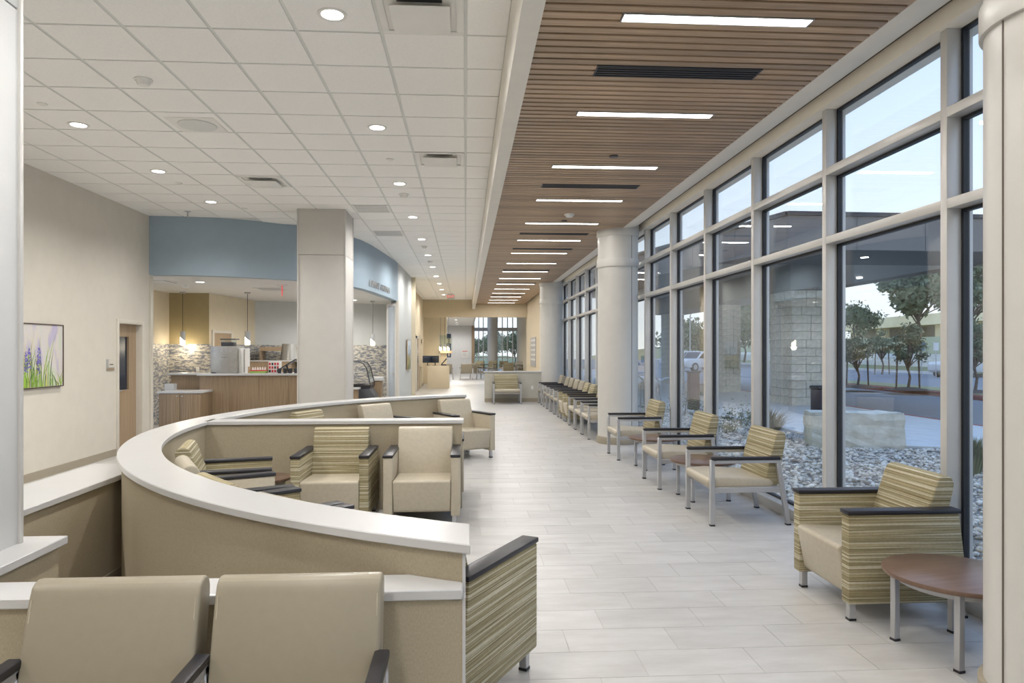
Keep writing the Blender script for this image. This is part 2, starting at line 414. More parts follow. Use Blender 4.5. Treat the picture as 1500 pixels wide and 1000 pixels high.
# letters on the soffit
q = [(-2.035, 15.85), (-1.99, 16.3), (-1.95, 16.75), (-1.9, 17.3), (-1.85, 17.9)]
lt = thing('cafe_sign', 'small metal letters along the blue soffit', 'sign')
word = 'COMMON GROUNDS'
for i, ch in enumerate(word):
    if ch == ' ': continue
    t_ = i / (len(word) - 1); yy = 15.35 + t_ * 2.0
    xs = np.interp(yy, [p[1] for p in SOF], [p[0] for p in SOF])
    mt = Matrix.Translation((xs + .012, yy, 3.10)) @ Matrix.Rotation(R(90 - 5), 4, 'Z') @ Matrix.Rotation(R(90), 4, 'X')
    text('letter', ch, .2, M_GREYSIGN, lt, mt, .012, sx=.8)
cg = [(-6.9, 12.4)] + offs(SOF, .16) + [(-1.96, 20.4), (-6.9, 20.4)]
tag(MB().prism(cg, 2.94, 2.97, 2).build('ceiling_cafe', M_GYP, smooth=False), 'low white gypsum ceiling inside the cafe', None, None, 'structure')
ZT = 1.78
def twall(name, a, b_, up, label, zt=2.94, lower=M_MOSAIC):
    a, b_ = Vector(a), Vector(b_); t = (b_ - a).normalized(); n = Vector((t.y, -t.x))
    s_ = struct(name, label)
    q0 = [(a.x, a.y), (b_.x, b_.y), (b_.x - n.x * .1, b_.y - n.y * .1), (a.x - n.x * .1, a.y - n.y * .1)]
    MB().prism(q0, ZT, zt, 2).build('painted_panel', up, s_, smooth=False)
    q1 = [(p[0] + n.x * k, p[1] + n.y * k) for p, k in zip(q0, (.008, .008, 0, 0))]
    MB().prism(q1, 0, ZT, 2).build('tile_panel', lower, s_, smooth=False)
twall('wall_cafe_left', (-6.74, 12.4), (-6.74, 16.3), M_TAN, 'tan wall with mosaic dado at the left of the cafe')
twall('wall_cafe_recess', (-6.74, 16.3), (-5.85, 16.3), M_BRONZE, 'bronze wall with mosaic dado in the cafe corner')
twall('wall_cafe_side', (-5.85, 16.3), (-5.55, 18.75), M_TAN, 'tan side wall with a doorway in the cafe')
twall('wall_cafe_back', (-5.55, 18.75), (-1.95, 20.1), M_GREYP, 'light grey back wall of the cafe above mosaic')
sbox('wall_cafe_right', (-1.96, -1.9, 18.65, 20.4, 0, 2.94), M_GREYP, label='grey return wall at the right of the cafe')
# far wall of hall behind the cafe
wf = MB().box(-2.06, -1.96, 22.3, YF, 0, CZ + .05).box(-2.06, -1.60, 22.35, 22.5, 0, CZ + .05)
tag(wf.build('wall_hall_left', M_TAN, smooth=False), 'tan wall beyond the cafe', None, None, 'structure')
sbox('baseboard_hall', (-1.96, -1.945, 22.5, YF, 0, .12), M_BASE, label='taupe baseboard beyond the cafe')
sbox('baseboard_cafe_end', (-1.98, -1.585, 22.33, 22.345, 0, .12), M_BASE, label='short taupe baseboard at the cafe wall end')
sbox('wall_far_header', (-2.06, 2.95, YF, YF + .25, 3.16, CZ + .05), M_TAN, label='cream header across the end of the hall')
sbox('wall_right_end', (2.85, 3.2, 23.6, YF + .2, 0, CZ + .05), M_TAN, label='cream wall after the last window')
sbox('trim_5', (2.80, 2.86, 23.45, 23.6, 0, WZ), M_ALU, label='pale metal strip at the end of the windows')

# square columns
def sqcol(name, b, label, M_WALLC):
    s_ = struct(name, label)
    x0, x1, y0, y1 = b
    MB().box(x0, x1, y0, y1, 0, 3.2).build('lower_panel', M_WALLC, s_, bevel=.006)
    MB().box(x0, x1, y0, y1, 3.206, CZ).build('upper_panel', M_WALLC, s_, bevel=.006)
    MB().box(x0 + .01, x1 - .01, y0 + .01, y1 - .01, 3.19, 3.22).build('joint', M_SEAM, s_)
    for cx_, cy_ in ((x0, y0), (x1, y0), (x1, y1), (x0, y1)):
        MB().box(cx_ - .012, cx_ + .012, cy_ - .012, cy_ + .012, 0, CZ - .01).build('corner_guard', M_ALU, s_, bevel=.003)
M_PANEL = plain('column_panel', (.55, .53, .50), .55, var=.02, spec=.3); M_PANELW = plain('white_column_panel', (.58, .58, .575), .5, var=.02, spec=.3)
sqcol('pillar_square_far', (-2.735, -1.97, 11.56, 12.32), 'square cream pillar in front of the cafe', M_PANEL)
sqcol('pillar_square_near', (-2.80, -2.04, 2.56, 3.32), 'square white pillar at the left edge', M_PANELW)

# round columns
def column(i, cx, cy, label, ztop, seam=None):
    s_ = struct('column_%d' % i, label, (cx, cy, 0))
    r = .355
    MB().cyl((0, 0), r, 0, ztop, 64).build('shaft', M_COLUMN, s_)
    MB().cyl((0, 0), r + .022, 0, .125, 64).build('base_ring', M_BASE, s_, bevel=.006)
    MB().ring((0, 0), r - .01, r + .018, 3.10, 3.24, 64).build('band', M_COLUMN, s_, bevel=.004)
    MB().ring((0, 0), r - .01, r + .018, WZ - .12, ztop, 64).build('collar', M_COLUMN, s_, bevel=.004)
    if seam:
        for a in seam:
            MB().box(-.004, .004, -.003, .003, .125, WZ).build('seam', M_SEAM, s_).location = ((r + .0005) * math.cos(a), (r + .0005) * math.sin(a), 0)
            s_.children[-1].rotation_euler = (0, 0, a + R(90))
column(1, 2.72, 2.93, 'round white column nearest the viewer at the right edge', WZ + .2, (R(180), R(0)))
column(2, 2.71, 12.28, 'round white column in the middle of the window wall', WZ + .2, (R(300),))
column(3, 2.72, 22.1, 'round white column at the far end of the windows', WZ + .2)

# ------------------------------------------------------------------ curtain wall
RAILS = [(2.575, 2.64), (3.175, 3.24)]
GX = 3.27
MY = [4.415 + 1.537 * k for k in range(-5, 13)] + [23.5]
n_ = 0
for k in range(len(MY) - 1):
    y0, y1 = MY[k], MY[k + 1]
    n_ += 1
    w_ = struct('window_%d' % n_, 'tall three-pane window of the curtain wall, number %d along' % n_)
    hw = .032
    MB().box(XW, GX - .02, y1 - hw, y1 + hw, 0, WZ).box(GX + .02, GX + .06, y1 - hw, y1 + hw, 0, WZ).build('mullion', M_ALU, w_, bevel=.003)
    for a, b_ in RAILS:
        MB().box(XW, GX - .02, y0 + hw, y1 - hw, a, b_).box(GX + .02, GX + .06, y0 + hw, y1 - hw, a, b_).build('rail', M_ALU, w_, bevel=.003)
    MB().box(XW, GX + .06, y0 + hw, y1 - hw, 0, .1).build('sill', M_ALU, w_, bevel=.004)
    for a, b_ in ((.1, RAILS[0][0]), (RAILS[0][1], RAILS[1][0]), (RAILS[1][1], WZ)):
        MB().box(GX - .006, GX + .006, y0 + .01, y1 - .01, a - .01, b_ + .01).build('pane', M_GLASS, w_, smooth=False)
        g = MB(); gy0, gy1 = y0 + hw, y1 - hw
        for (ya, yb, za, zb) in ((gy0, gy0 + .022, a, b_), (gy1 - .022, gy1, a, b_), (gy0 + .022, gy1 - .022, a, a + .02), (gy0 + .022, gy1 - .022, b_ - .02, b_)):
            g.box(GX - .02, GX + .02, ya, yb, za, zb)
        g.build('gasket', M_GASKET, w_, smooth=False)

# ------------------------------------------------------------------ half walls
AC = (2.05, 7.13)
def arcwall(r0, r1, z0, z1, xe, n=72):
    vs = []; fs = []
    for k in range(n + 1):
        for r in (r0, r1):
            al = math.acos((AC[0] - xe) / r)
            a = math.pi + al - 2 * al * k / n
            for z in (z0, z1): vs.append((AC[0] + r * math.cos(a), AC[1] + r * math.sin(a), z))
    for k in range(n):
        b_ = 4 * k; c = b_ + 4
        fs += [(b_, b_ + 1, c + 1, c), (b_ + 2, c + 2, c + 3, b_ + 3), (b_ + 1, b_ + 3, c + 3, c + 1), (b_, c, c + 2, b_ + 2)]
    fs += [(0, 2, 3, 1), (4 * n, 4 * n + 1, 4 * n + 3, 4 * n + 2)]
    return MB().add(vs, fs)
hw_ = struct('wall_curved_partition', 'long curved khaki half wall with white top enclosing the lounge')
arcwall(4.70, 4.925, 0, .882, -.012).build('body', M_FABWALL, hw_, ang=30)
arcwall(4.67, 4.955, .882, .92, .018).build('cap', M_CAP, hw_, bevel=.004, seg=1, ang=30)
for sgn in (-1, 1):
    ya = AC[1] + sgn * math.sqrt(4.70 ** 2 - 2.062 ** 2); yb = AC[1] + sgn * math.sqrt(4.925 ** 2 - 2.062 ** 2)
    MB().box(-.012, 0, min(ya, yb) - .003, max(ya, yb) + .003, 0, .882).build('end_trim', M_CAP, hw_)
dv = struct('wall_partition_divider', 'straight khaki half wall dividing the two lounge bays')
MB().box(-2.66, -.05, 7.275, 7.475, 0, .882).build('body', M_FABWALL, dv)
MB().box(-2.66, -.02, 7.25, 7.50, .882, .92).build('cap', M_CAP, dv, bevel=.004, seg=1)
MB().box(-.05, -.038, 7.272, 7.478, 0, .882).build('end_trim', M_FABWALL, dv)
MB().box(-2.0, -.05, 7.268, 7.275, 0, .1).build('baseboard', M_BASE, dv)
lw = struct('wall_partition_front', 'low khaki half wall with white ledge behind the two near chairs')
MB().box(-2.9, -.012, 2.60, 2.745, 0, .727).build('body', M_FABWALL, lw)
MB().box(-2.9, -.012, 2.575, 2.765, .727, .765).build('cap', M_CAP, lw, bevel=.004, seg=1)
MB().box(-.012, 0, 2.598, 2.72, 0, .727).build('end_trim', M_CAP, lw)
l2 = struct('wall_partition_return', 'short low half wall wrapping the square white pillar')
MB().box(-2.9, -1.92, 2.745, 3.41, 0, .727).build('body', M_FABWALL, l2)
MB().box(-2.95, -1.89, 2.765, 3.44, .727, .765).build('cap', M_CAP, l2, bevel=.004, seg=1)
l3 = struct('wall_partition_left', 'low khaki half wall with wide white ledge below the flower picture')
MB().box(-2.85, -2.47, 3.41, 5.6, 0, .727).build('body', M_FABWALL, l3)
MB().box(-2.885, -2.44, 3.44, 5.6, .727, .765).build('cap', M_CAP, l3, bevel=.004, seg=1)
MB().box(-2.47, -2.46, 3.45, 5.3, 0, .1).build('baseboard', M_BASE, l3)
fp = struct('wall_partition_far', 'short pale half wall across the far end of the corridor')
MB().box(.6, 2.95, 21.95, 22.12, 0, .93).build('body', plain('pale_wallcovering', (.50, .475, .41), .8, var=.04, spec=.2), fp)
MB().box(.57, 2.95, 21.92, 22.15, .93, .968).build('cap', M_CAP, fp, bevel=.004, seg=1)
MB().box(.6, 2.95, 21.938, 21.95, 0, .12).build('baseboard', M_BASE, fp)
# ------------------------------------------------------------------ ceiling lights
def linear_light(y, label):
    t = thing('linear_light', label, 'ceiling light', ((LX0 + LX1) / 2, y, WZ), 0, 'recessed linear lights in the wood ceiling')
    hx = (LX1 - LX0) / 2
    f = MB()
    for b_ in ((-hx - .01, hx + .01, -.056, -.048), (-hx - .01, hx + .01, .048, .056), (-hx - .01, -hx, -.048, .048), (hx, hx + .01, -.048, .048)):
        f.box(*b_, -.006, .028)
    f.build('trim', M_STEEL, t)
    MB().box(-hx, hx, -.048, .048, -.002, .02).build('lens', M_LAMP, t, smooth=False)
    light('AREA', 'lamp', t, (0, 0, -.012), LIN_W, WARM, shape='RECTANGLE', size=1.2, size_y=.09)
ordn = ['first', 'second', 'third', 'fourth', 'fifth', 'sixth', 'seventh', 'eighth', 'ninth', 'tenth', 'eleventh', 'twelfth', 'thirteenth', 'fourteenth', 'fifteenth', 'sixteenth', 'seventeenth', 'eighteenth', 'nineteenth', 'twentieth']
for k, y in enumerate(LIGHTY):
    if y < YB + .2: continue
    kk = k - 4
    linear_light(y, ('bright linear light in the wood ceiling, %s in view counting from the viewer' % ordn[kk]) if kk >= 0 else 'linear light in the wood ceiling behind the viewer, %s back' % ordn[-kk - 1])
def downlight(x, y, label, z=CZ - .006, w=DOWN_W, grp='round downlights in the tile ceiling', cone=170, bl=.6):
    t = thing('downlight', label, 'ceiling light', (x, y, z), 0, grp)
    MB().ring((0, 0), .075, .10, -.006, 0, 32).build('trim_ring', M_WHITEP, t)
    MB().cyl((0, 0), .077, -.003, 0, 32).build('lens', M_LAMP, t, smooth=False)
    light('SPOT', 'lamp', t, (0, 0, -.012), w, WARM, spot_size=R(cone), spot_blend=bl, shadow_soft_size=.07)
for k in range(-3, 11):
    y = 4.85 + 2.44 * k
    if y < YB: continue
    downlight(-.915, y, ('recessed downlight in the row beside the beam, %s in view from the viewer' % ordn[k]) if k >= 0 else 'recessed downlight by the beam behind the viewer, %s back' % ordn[-k - 1])
for k in range(-4, 3):
    y = 7.39 + 1.86 * k
    if y < YB: continue
    downlight(-3.96, y, ('recessed downlight in the row toward the left wall, %s in view' % ordn[k]) if k >= 0 else 'recessed downlight near the left wall behind the near pillar, %s back' % ordn[-k - 1], w=DOWN_W * .97, cone=146, bl=.9)
def diffuser(x, y, label):
    t = thing('air_diffuser', label, 'vent', (x, y, CZ - .006), 0, 'square ceiling diffusers')
    f = MB()
    for b_ in ((-.29, .29, -.29, -.24), (-.29, .29, .24, .29), (-.29, -.24, -.24, .24), (.24, .29, -.24, .24)): f.box(*b_, -.012, 0)
    f.build('frame', M_WHITEP, t, bevel=.003)
    MB().box(-.24, .24, -.24, .24, -.002, 0).build('throat', M_WHITEP, t)
    MB().box(-.15, .15, -.236, -.17, -.004, -.002).build('slot', M_DARK, t)
    MB().box(-.2, .2, -.2, .2, -.045, -.038).build('plaque', M_WHITEP, t, bevel=.002)
    MB().box(-.02, .02, -.02, .02, -.04, -.001).build('stem', M_WHITEP, t)
diffuser(-.305, 4.81, 'square white air diffuser at the top, between first downlight and beam')
diffuser(-.305, 8.45, 'square white air diffuser near the beam, past the second downlight')
diffuser(-2.745, 9.72, 'square white air diffuser above the cafe opening')
def grille(x, y, label, sx=.29, sy=.29):
    t = thing('return_grille', label, 'vent', (x, y, CZ - .006), 0, 'flat return grilles')
    MB().box(-sx, sx, -sy, sy, -.006, 0).build('frame', M_WHITEP, t)
    for k in range(8):
        yy = -sy + .04 + k * (2 * sy - .08) / 7
        MB().box(-sx + .03, sx - .03, yy - .014, yy + .014, -.009, -.006).build('slat', M_GREYSIGN, t)
grille(-1.525, 11.5, 'grey return grille above the square pillar')
grille(-1.525, 13.9, 'grey return grille just past the square pillar')
def detector(x, y, label, z=CZ - .006):
    t = thing('smoke_detector', label, 'detector', (x, y, z))
    MB().cyl((0, 0), .075, -.014, 0, 24).build('base', M_WHITEP, t, bevel=.003)
    MB().cyl((0, 0), .045, -.05, -.014, 24, .062).build('head', M_WHITEP, t)
    MB().ring((0, 0), .05, .053, -.034, -.026, 16).build('sensor_slot', M_DARK, t)
detector(-2.745, 6.12, 'white smoke detector in the near left ceiling')
detector(-.915, 10.4, 'white smoke detector past the third downlight of the beam row')
detector(-.915, 15.6, 'white smoke detector beside the fifth downlight of the beam row')
detector(-.915, 18.2, 'white smoke detector beside the sixth downlight of the beam row')
sp_ = thing('ceiling_speaker', 'round white ceiling speaker in the left ceiling', 'speaker', (-2.745, 7.32, CZ - .006))
MB().box(-.24, .24, -.24, .24, -.004, 0).build('back_plate', M_WHITEP, sp_, bevel=.002)
MB().cyl((0, 0), .19, -.012, -.004, 40).build('grille', M_GRID, sp_, bevel=.004)
for x, y, lb in ((-3.96, 6.78, 'flat round sprinkler cover before the left row downlights'), (-3.96, 9.9, 'flat round sprinkler cover between left row downlights'), (-.915, 8.5, 'flat round sprinkler cover before the third beam row downlight'), (-3.6, 11.6, 'flat round sprinkler cover near the blue soffit')):
    tag(MB().cyl((0, 0), .045, -.008, 0, 20).build('sprinkler_cover', M_WHITEP, bevel=.002), lb, 'sprinkler').location = (x, y, CZ - .006)
s1 = thing('sprinkler', 'pendant sprinkler head in front of the blue soffit', 'sprinkler', (-4.62, 11.9, CZ - .006))
MB().cyl((0, 0), .05, -.006, 0, 20).build('escutcheon', M_STEEL, s1)
MB().cyl((0, 0), .012, -.09, -.006, 12).build('body', M_STEEL, s1)
MB().cyl((0, 0), .03, -.095, -.09, 12).build('deflector', M_STEEL, s1)
for k, jv in enumerate(VENTJ):
    y = 4.37 + P * (jv + .5)
    t = thing('slot_vent', 'black slot vent in the wood ceiling, %s from the viewer' % ordn[k], 'vent', ((LX0 + LX1) / 2, y, WZ), 0, 'black slot vents in the wood ceiling')
    f = MB(); hx = .63
    for b_ in ((-hx, hx, -.1, -.088), (-hx, hx, .088, .1), (-hx, -hx + .012, -.088, .088), (hx - .012, hx, -.088, .088)): f.box(*b_, -.004, .028)
    f.build('frame', M_DARK, t)
    for q_ in range(4): MB().box(-hx + .012, hx - .012, -.062 + q_ * .041 - .008, -.062 + q_ * .041 + .008, -.002, .02).build('blade', M_DARK, t)
for x, y, mt, lb in ((1.61, 7.5, M_DARK, 'small dark sprinkler cover in the wood ceiling'), (1.61, 11.31, M_DARK, 'dark sprinkler cover beyond the white dome in the wood ceiling'), (1.5, 27.5, M_DARK, 'tiny dark sprinkler cover at the far wood ceiling')):
    tag(MB().cyl((0, 0), .05, -.012, 0, 20).build('sprinkler_cover', mt, bevel=.003), lb, 'sprinkler').location = (x, y, WZ)
cd = thing('dome_sensor', 'white dome sensor in the wood ceiling', 'sensor', (1.61, 10.75, WZ))
MB().cyl((0, 0), .08, -.02, 0, 24).build('base', M_WHITEP, cd); MB().cyl((0, 0), .045, -.055, -.02, 24, .075).build('dome', M_WHITEP, cd, bevel=.008)

# ------------------------------------------------------------------ chairs
# local frame: front toward -Y, origin on the floor
def feet(parent, xy, z1, slant, wd=.042):
    for (x, y, dy) in xy:
        lg = MB().bar((x, y + dy, .012), (x, y, z1), wd, wd, up=(0, 1, 0)).build('leg', M_STEEL, parent, bevel=.004, seg=1)
        MB().box(x - wd / 2 - .001, x + wd / 2 + .001, y + dy - wd / 2 - .001, y + dy + wd / 2 + .001, 0, .014).build('foot_pad', M_BLACK, lg)
def backpoly(y0, z0, y1, z1, th, n=7):
    """side profile of a reclined back cushion with a rolled top"""
    a = Vector((y0, z0)); b_ = Vector((y1, z1)); t = (b_ - a).normalized(); nrm = Vector((t.y, -t.x))
    pts = [a, a.lerp(b_, .5) - nrm * .008]
    c = b_ + nrm * th / 2 - t * th / 2
    pts.append(b_ - t * th * .6)
    for k in range(1, n):
        ang = math.pi * k / n
        pts.append(c + (-nrm * math.cos(ang) + t * math.sin(ang)) * th / 2)
    e_ = b_ + nrm * th - t * th * .6
    return [tuple(p) for p in pts] + [tuple(e_), (y0 + th * 1.05 + .02, z0)]
def tub_chair(back, arm, seat):
    t = thing('club_chair', 'x', 'armchair', group='upholstered club chairs')
    for s in (-1, 1):
        x0, x1 = sorted((s * .268, s * .355))
        MB().prism([(-.375, .11), (-.375, .652), (.325, .652), (.39, .11)], x0, x1, 0).build('side_panel', arm, t, bevel=.012, seg=2)
        MB().box(x0 - .004, x1 + .004, -.382, .335, .652, .678).build('arm_cap', M_BLACK, t, bevel=.006, seg=2)
    MB().prism([(-.395, .43), (-.375, .445), (.15, .425), (.15, .15), (-.325, .14), (-.345, .16)], -.266, .266, 0).build('seat', seat, t, bevel=.022, seg=3)
    MB().prism(backpoly(.10, .36, .255, .885, .12), -.272, .272, 0).build('backrest', back, t, bevel=.02, seg=3)
    MB().box(-.27, .27, .2, .33, .13, .40).build('back_shell', arm, t, bevel=.01)
    feet(t, [(-.30, -.33, 0), (.30, -.33, 0), (-.30, .33, .05), (.30, .33, .05)], .12, 0)
    return t
def frame_chair(back, seat, w=.355, cat='armchair', name='guest_chair'):
    t = thing(name, 'x', cat, group='metal framed guest chairs')
    for s in (-1, 1):
        x = s * w
        MB().bar((x, -.335, .60), (x, .265, .60), .042, .03).build('arm_rail', M_STEEL, t, bevel=.003, seg=1)
        MB().box(x - .028, x + .028, -.365, .295, .615, .645).build('arm_cap', M_BLACK, t, bevel=.008)
        MB().bar((x, -.35, .335), (x, .33, .335), .03, .05).build('side_rail', M_STEEL, t, bevel=.003, seg=1)
    feet(t, [(-w, -.355, 0), (w, -.355, 0), (-w, .275, .1), (w, .275, .1)], .615, 0)
    MB().box(-w, w, -.30, -.26, .30, .33).box(-w, w, .29, .32, .30, .34).build('cross_rail', M_STEEL, t)
    MB().prism([(-.395, .40), (-.375, .44), (-.2, .45), (.22, .425), (.26, .38), (.2, .335), (-.30, .325), (-.365, .345)], -w + .024, w - .024, 0).build('seat', seat, t, bevel=.02, seg=3)
    MB().prism(backpoly(.17, .36, .29, .885, .105), -w + .045, w - .045, 0).build('backrest', back, t, bevel=.018, seg=3)
    return t
def side_table(name='side_table'):
    t = thing(name, 'x', 'table', group='round side tables')
    MB().cyl((0, 0), .36, .405, .432, 48).build('tabletop', M_WOODTOP, t, bevel=.008)
    MB().ring((0, 0), .27, .285, .365, .405, 40).build('apron', M_STEEL, t)
    for k in range(4):
        a = R(45 + 90 * k)
        x, y = .29 * math.cos(a), .29 * math.sin(a)
        lg = MB().box(x - .018, x + .018, y - .018, y + .018, .012, .405).build('leg', M_STEEL, t, bevel=.003, seg=1)
        MB().box(x - .019, x + .019, y - .019, y + .019, 0, .014).build('foot_pad', M_BLACK, lg)
    return t
P_TS, uTS = tub_chair(M_STRIPE, M_STRIPE, M_VINYL), []
P_TB, uTB = tub_chair(M_VINYL, M_VINYL, M_VINYL), []
P_FS, uFS = frame_chair(M_STRIPE, M_VINYL), []
P_FB, uFB = frame_chair(M_VINYLG, M_VINYLG), []
P_TAB, uTAB = side_table(), []
WR = R(-90)
CG = 'chairs along the window wall'
place(P_TS, uTS, 'striped club chair beside the near side table at the right', (2.68, 4.42, 0), WR, CG)
place(P_FS, uFS, 'metal framed striped chair nearest the viewer, behind the club chair', (2.66, 6.75, 0), WR, CG)
place(P_FS, uFS, 'metal framed striped chair between the two small wood tables', (2.64, 8.45, 0), WR, CG)
place(P_FS, uFS, 'metal framed striped chair right in front of the middle round column', (2.63, 10.62, 0), WR, CG)
place(P_TAB, uTAB, 'round walnut side table beside the near round column', (2.68, 3.66, 0), R(12))
place(P_TAB, uTAB, 'round walnut side table behind the nearest framed chair', (2.64, 7.62, 0), R(5))
place(P_TAB, uTAB, 'round walnut side table before the chair at the middle column', (2.64, 9.6, 0), R(5))
far = [(13.05, 'FS', 'first framed chair past the middle column'), (13.9, 'FS', 'second framed chair past the middle column'), (14.75, 'FS', 'third framed chair past the middle column'),
       (15.6, 'TS', 'nearer of two striped club chairs past the middle column'), (16.36, 'TS', 'farther of two striped club chairs past the middle column'),
       (17.3, 'FB', 'first plain beige framed chair beyond the striped club chairs'), (18.12, 'FB', 'second plain beige framed chair beyond the striped club chairs'), (18.94, 'FB', 'third plain beige framed chair beyond the striped club chairs'), (19.76, 'FB', 'last plain beige framed chair before the far column'), (21.1, 'FB', 'beige framed chair tucked at the far half wall')]
PR = {'FS': (P_FS, uFS), 'TS': (P_TS, uTS), 'FB': (P_FB, uFB), 'TB': (P_TB, uTB)}
for y, k, lb in far: place(*PR[k], lb, (2.62, y, 0), WR, CG)
# near pair
tn = thing('tandem_seat', 'pair of joined taupe vinyl seats backed to the low ledge', 'seat', (-.868, 2.13, 0))
for cx_ in (-.302, .302):
    MB().prism([(-.395, .40), (-.375, .44), (-.2, .45), (.22, .425), (.26, .38), (.2, .335), (-.30, .325), (-.365, .345)], cx_ - .265, cx_ + .265, 0).build('seat', M_VINYLG, tn, bevel=.02, seg=3)
    bk = MB().prism(backpoly(.16, .36, .285, .885, .105), cx_ - .278, cx_ + .278, 0).build('backrest', M_VINYLG, tn, bevel=.024, seg=3)
    for s_ in (-1, 1):
        xs_ = cx_ + s_ * .2655
        MB().tube([(xs_, .205, .50), (xs_, .240, .70), (xs_, .268, .82)], .0022, 5).build('seam', M_VINYL, bk)
for x in (-.595, .0, .588):
    MB().bar((x, -.335, .60), (x, .225, .60), .042, .03).build('arm_rail', M_STEEL, tn, bevel=.003, seg=1)
    MB().box(x - .026, x + .026, -.365, .235, .615, .645).build('arm_cap', M_BLACK, tn, bevel=.008)
    feet(tn, [(x, -.355, 0), (x, .215, .1)], .615, 0)
MB().box(-.6, .6, -.30, -.26, .30, .33).box(-.6, .6, .24, .27, .30, .34).build('cross_rail', M_STEEL, tn)
# divider chairs
LG = 'lounge chairs inside the curved half wall'
place(P_TS, uTS, 'striped club chair against the dividing half wall', (-1.245, 6.84, 0), 0, LG)
place(P_TB, uTB, 'beige club chair against the dividing half wall by the corridor', (-.405, 6.84, 0), 0, LG)
place(P_TB, uTB, 'beige club chair behind the dividing half wall, facing away', (-.375, 7.93, 0), R(180), LG)
def on_arc(a, r=4.23):
    x, y = AC[0] + r * math.cos(R(a)), AC[1] + r * math.sin(R(a))
    return (x, y, 0), R(a) - R(90)       # front (-Y) turned toward the centre
for a, k, lb in ((239.4, 'TS', 'striped club chair at the near end of the curved half wall'), (228.6, 'TB', 'beige club chair hidden low behind the near curved half wall'),
                 (217.9, 'TS', 'striped club chair low behind the curved half wall, between two beige ones'), (207.1, 'TB', 'beige club chair inside the left bend of the curved half wall'),
                 (194.8, 'TS', 'striped club chair in the corner of curved half wall and divider'),
                 (154.5, 'TS', 'striped club chair behind the divider at the far bend'), (138, 'TB', 'beige club chair in the middle of the far lounge bay'),
                 (119.6, 'TB', 'beige club chair at the far end of the curved half wall')):
    loc, rz = on_arc(a, 4.27 if a > 235 else 4.23); place(*PR[k], lb, loc, rz, LG)
def tab2(label, loc, sc=.72):
    o = place(P_TAB, uTAB, label, loc, 0); o.scale = (sc, sc, 1); return o
tab2('small round walnut table in the lounge corner by the divider', (-1.93, 6.80, 0), .7)
# wide bench at the far half wall
bw = frame_chair(M_STRIPE, M_VINYL, .41, 'bench', 'wide_chair'); bw['label'] = 'wide striped framed seat against the far half wall'; bw['group'] = 'far seats'
bw.location = (1.27, 21.5, 0)

# outlets
def outlet(label, loc, rz):
    t = thing('outlet_plate', label, 'outlet', loc, rz)
    MB().box(-.036, .036, -.006, 0, -.058, .058).build('plate', M_WHITEP, t, bevel=.003)
    for z in (-.026, .026): MB().box(-.016, .016, -.008, -.006, z - .013, z + .013).build('socket', M_GRID, t)
outlet('white outlet on the dividing half wall', (-1.72, 7.274, .42), 0)
outlet('white outlet on the far half wall', (2.1, 21.949, .45), 0)
# ------------------------------------------------------------------ picture and sign on the left wall
pic = thing('wall_picture', 'framed print of grass and violet flowers on the left wall', 'picture', (XL, 9.28, 1.572))
def pbox(y0, y1, z0, z1, x0, x1): return (x0, x1, y0, y1, z0, z1)
f = MB(); PW, PH = .435, .41
for y0, y1, z0, z1 in ((-PW, PW, -PH, -PH + .012), (-PW, PW, PH - .012, PH), (-PW, -PW + .012, -PH + .012, PH - .012), (PW - .012, PW, -PH + .012, PH - .012)):
    f.box(.0, .045, y0, y1, z0, z1)
f.build('frame', plain('picture_frame', (.07, .04, .03), .5), pic)
m, nt, b = newmat('print_background')
v = coords(nt, (1, 2.2, .8)); fz = noise(nt, v, 2.6, 2)
rr = ramp(nt, [(.32, (.52, .58, .42)), (.45, (.58, .55, .55)), (.55, (.60, .56, .50)), (.66, (.46, .42, .56))]); nt.links.new(fz, rr.inputs[0]); nt.links.new(rr.outputs[0], b.inputs['Base Color'])
b.inputs['Roughness'].default_value = .5
MB().box(.005, .035, -PW + .012, PW - .012, -PH + .012, PH - .012).build('canvas', m, pic)
GC = [plain('print_green', (.26, .42, .05), .5, var=.3, scale=12), plain('print_dark_green', (.06, .14, .03), .5, var=.3), plain('print_violet', (.16, .13, .42), .5, var=.3), plain('print_yellow', (.55, .50, .10), .5)]
pr = MB(); rnd = random.Random(3)
def blade(y, h, bend, w, mi, base=-PH + .014, x=.037):
    n = 12; L = []; Rr = []
    for k in range(n + 1):
        t = k / n; yy = y + bend * t * t; zz = base + h * (t - .22 * abs(bend) * t * t * t); ww = w * (1 - t) ** .7 * (.6 + .8 * t * (1 - t)) + .0006
        yy = max(-PW + .02, min(PW - .02, yy)); zz = min(zz, PH - .02)
        L.append((x, yy - ww, zz)); Rr.append((x, min(yy + ww, PW - .013), zz))
    pr.add(L + Rr, [(k, k + 1, n + 2 + k, n + 1 + k) for k in range(n)], mi)
for k in range(60):
    y = -PW + .03 + rnd.random() ** 1.15 * .80
    h = rnd.uniform(.16, .5) * (1.1 if y < .15 else .45); blade(y, h, rnd.uniform(-.14, .16), rnd.uniform(.005, .014), rnd.choice((0, 0, 0, 1, 1, 3)), x=.0365 + k * 2e-5)
blade(.08, .78, .22, .010, 0, x=.038); blade(-.1, .66, .03, .012, 0, x=.0381); blade(-.30, .70, .10, .006, 3, x=.0382); blade(-.42, .55, .05, .009, 3, x=.0382)
for (y, z) in ((-.30, -.02), (-.10, .0), (-.12, -.1), (-.36, -.06)):
    for k in range(34):
        t = rnd.random(); yy = y + rnd.uniform(-.05, .05) * (1 - .7 * t); zz = z - .14 + .26 * t; r_ = .011
        pr.add([(.039 + k * 1e-5, yy + r_ * math.cos(a_), zz + r_ * math.sin(a_)) for a_ in [i * math.pi / 3 for i in range(6)]], [tuple(range(6))], 2)
pr.build('plant_print', GC, pic, smooth=False)
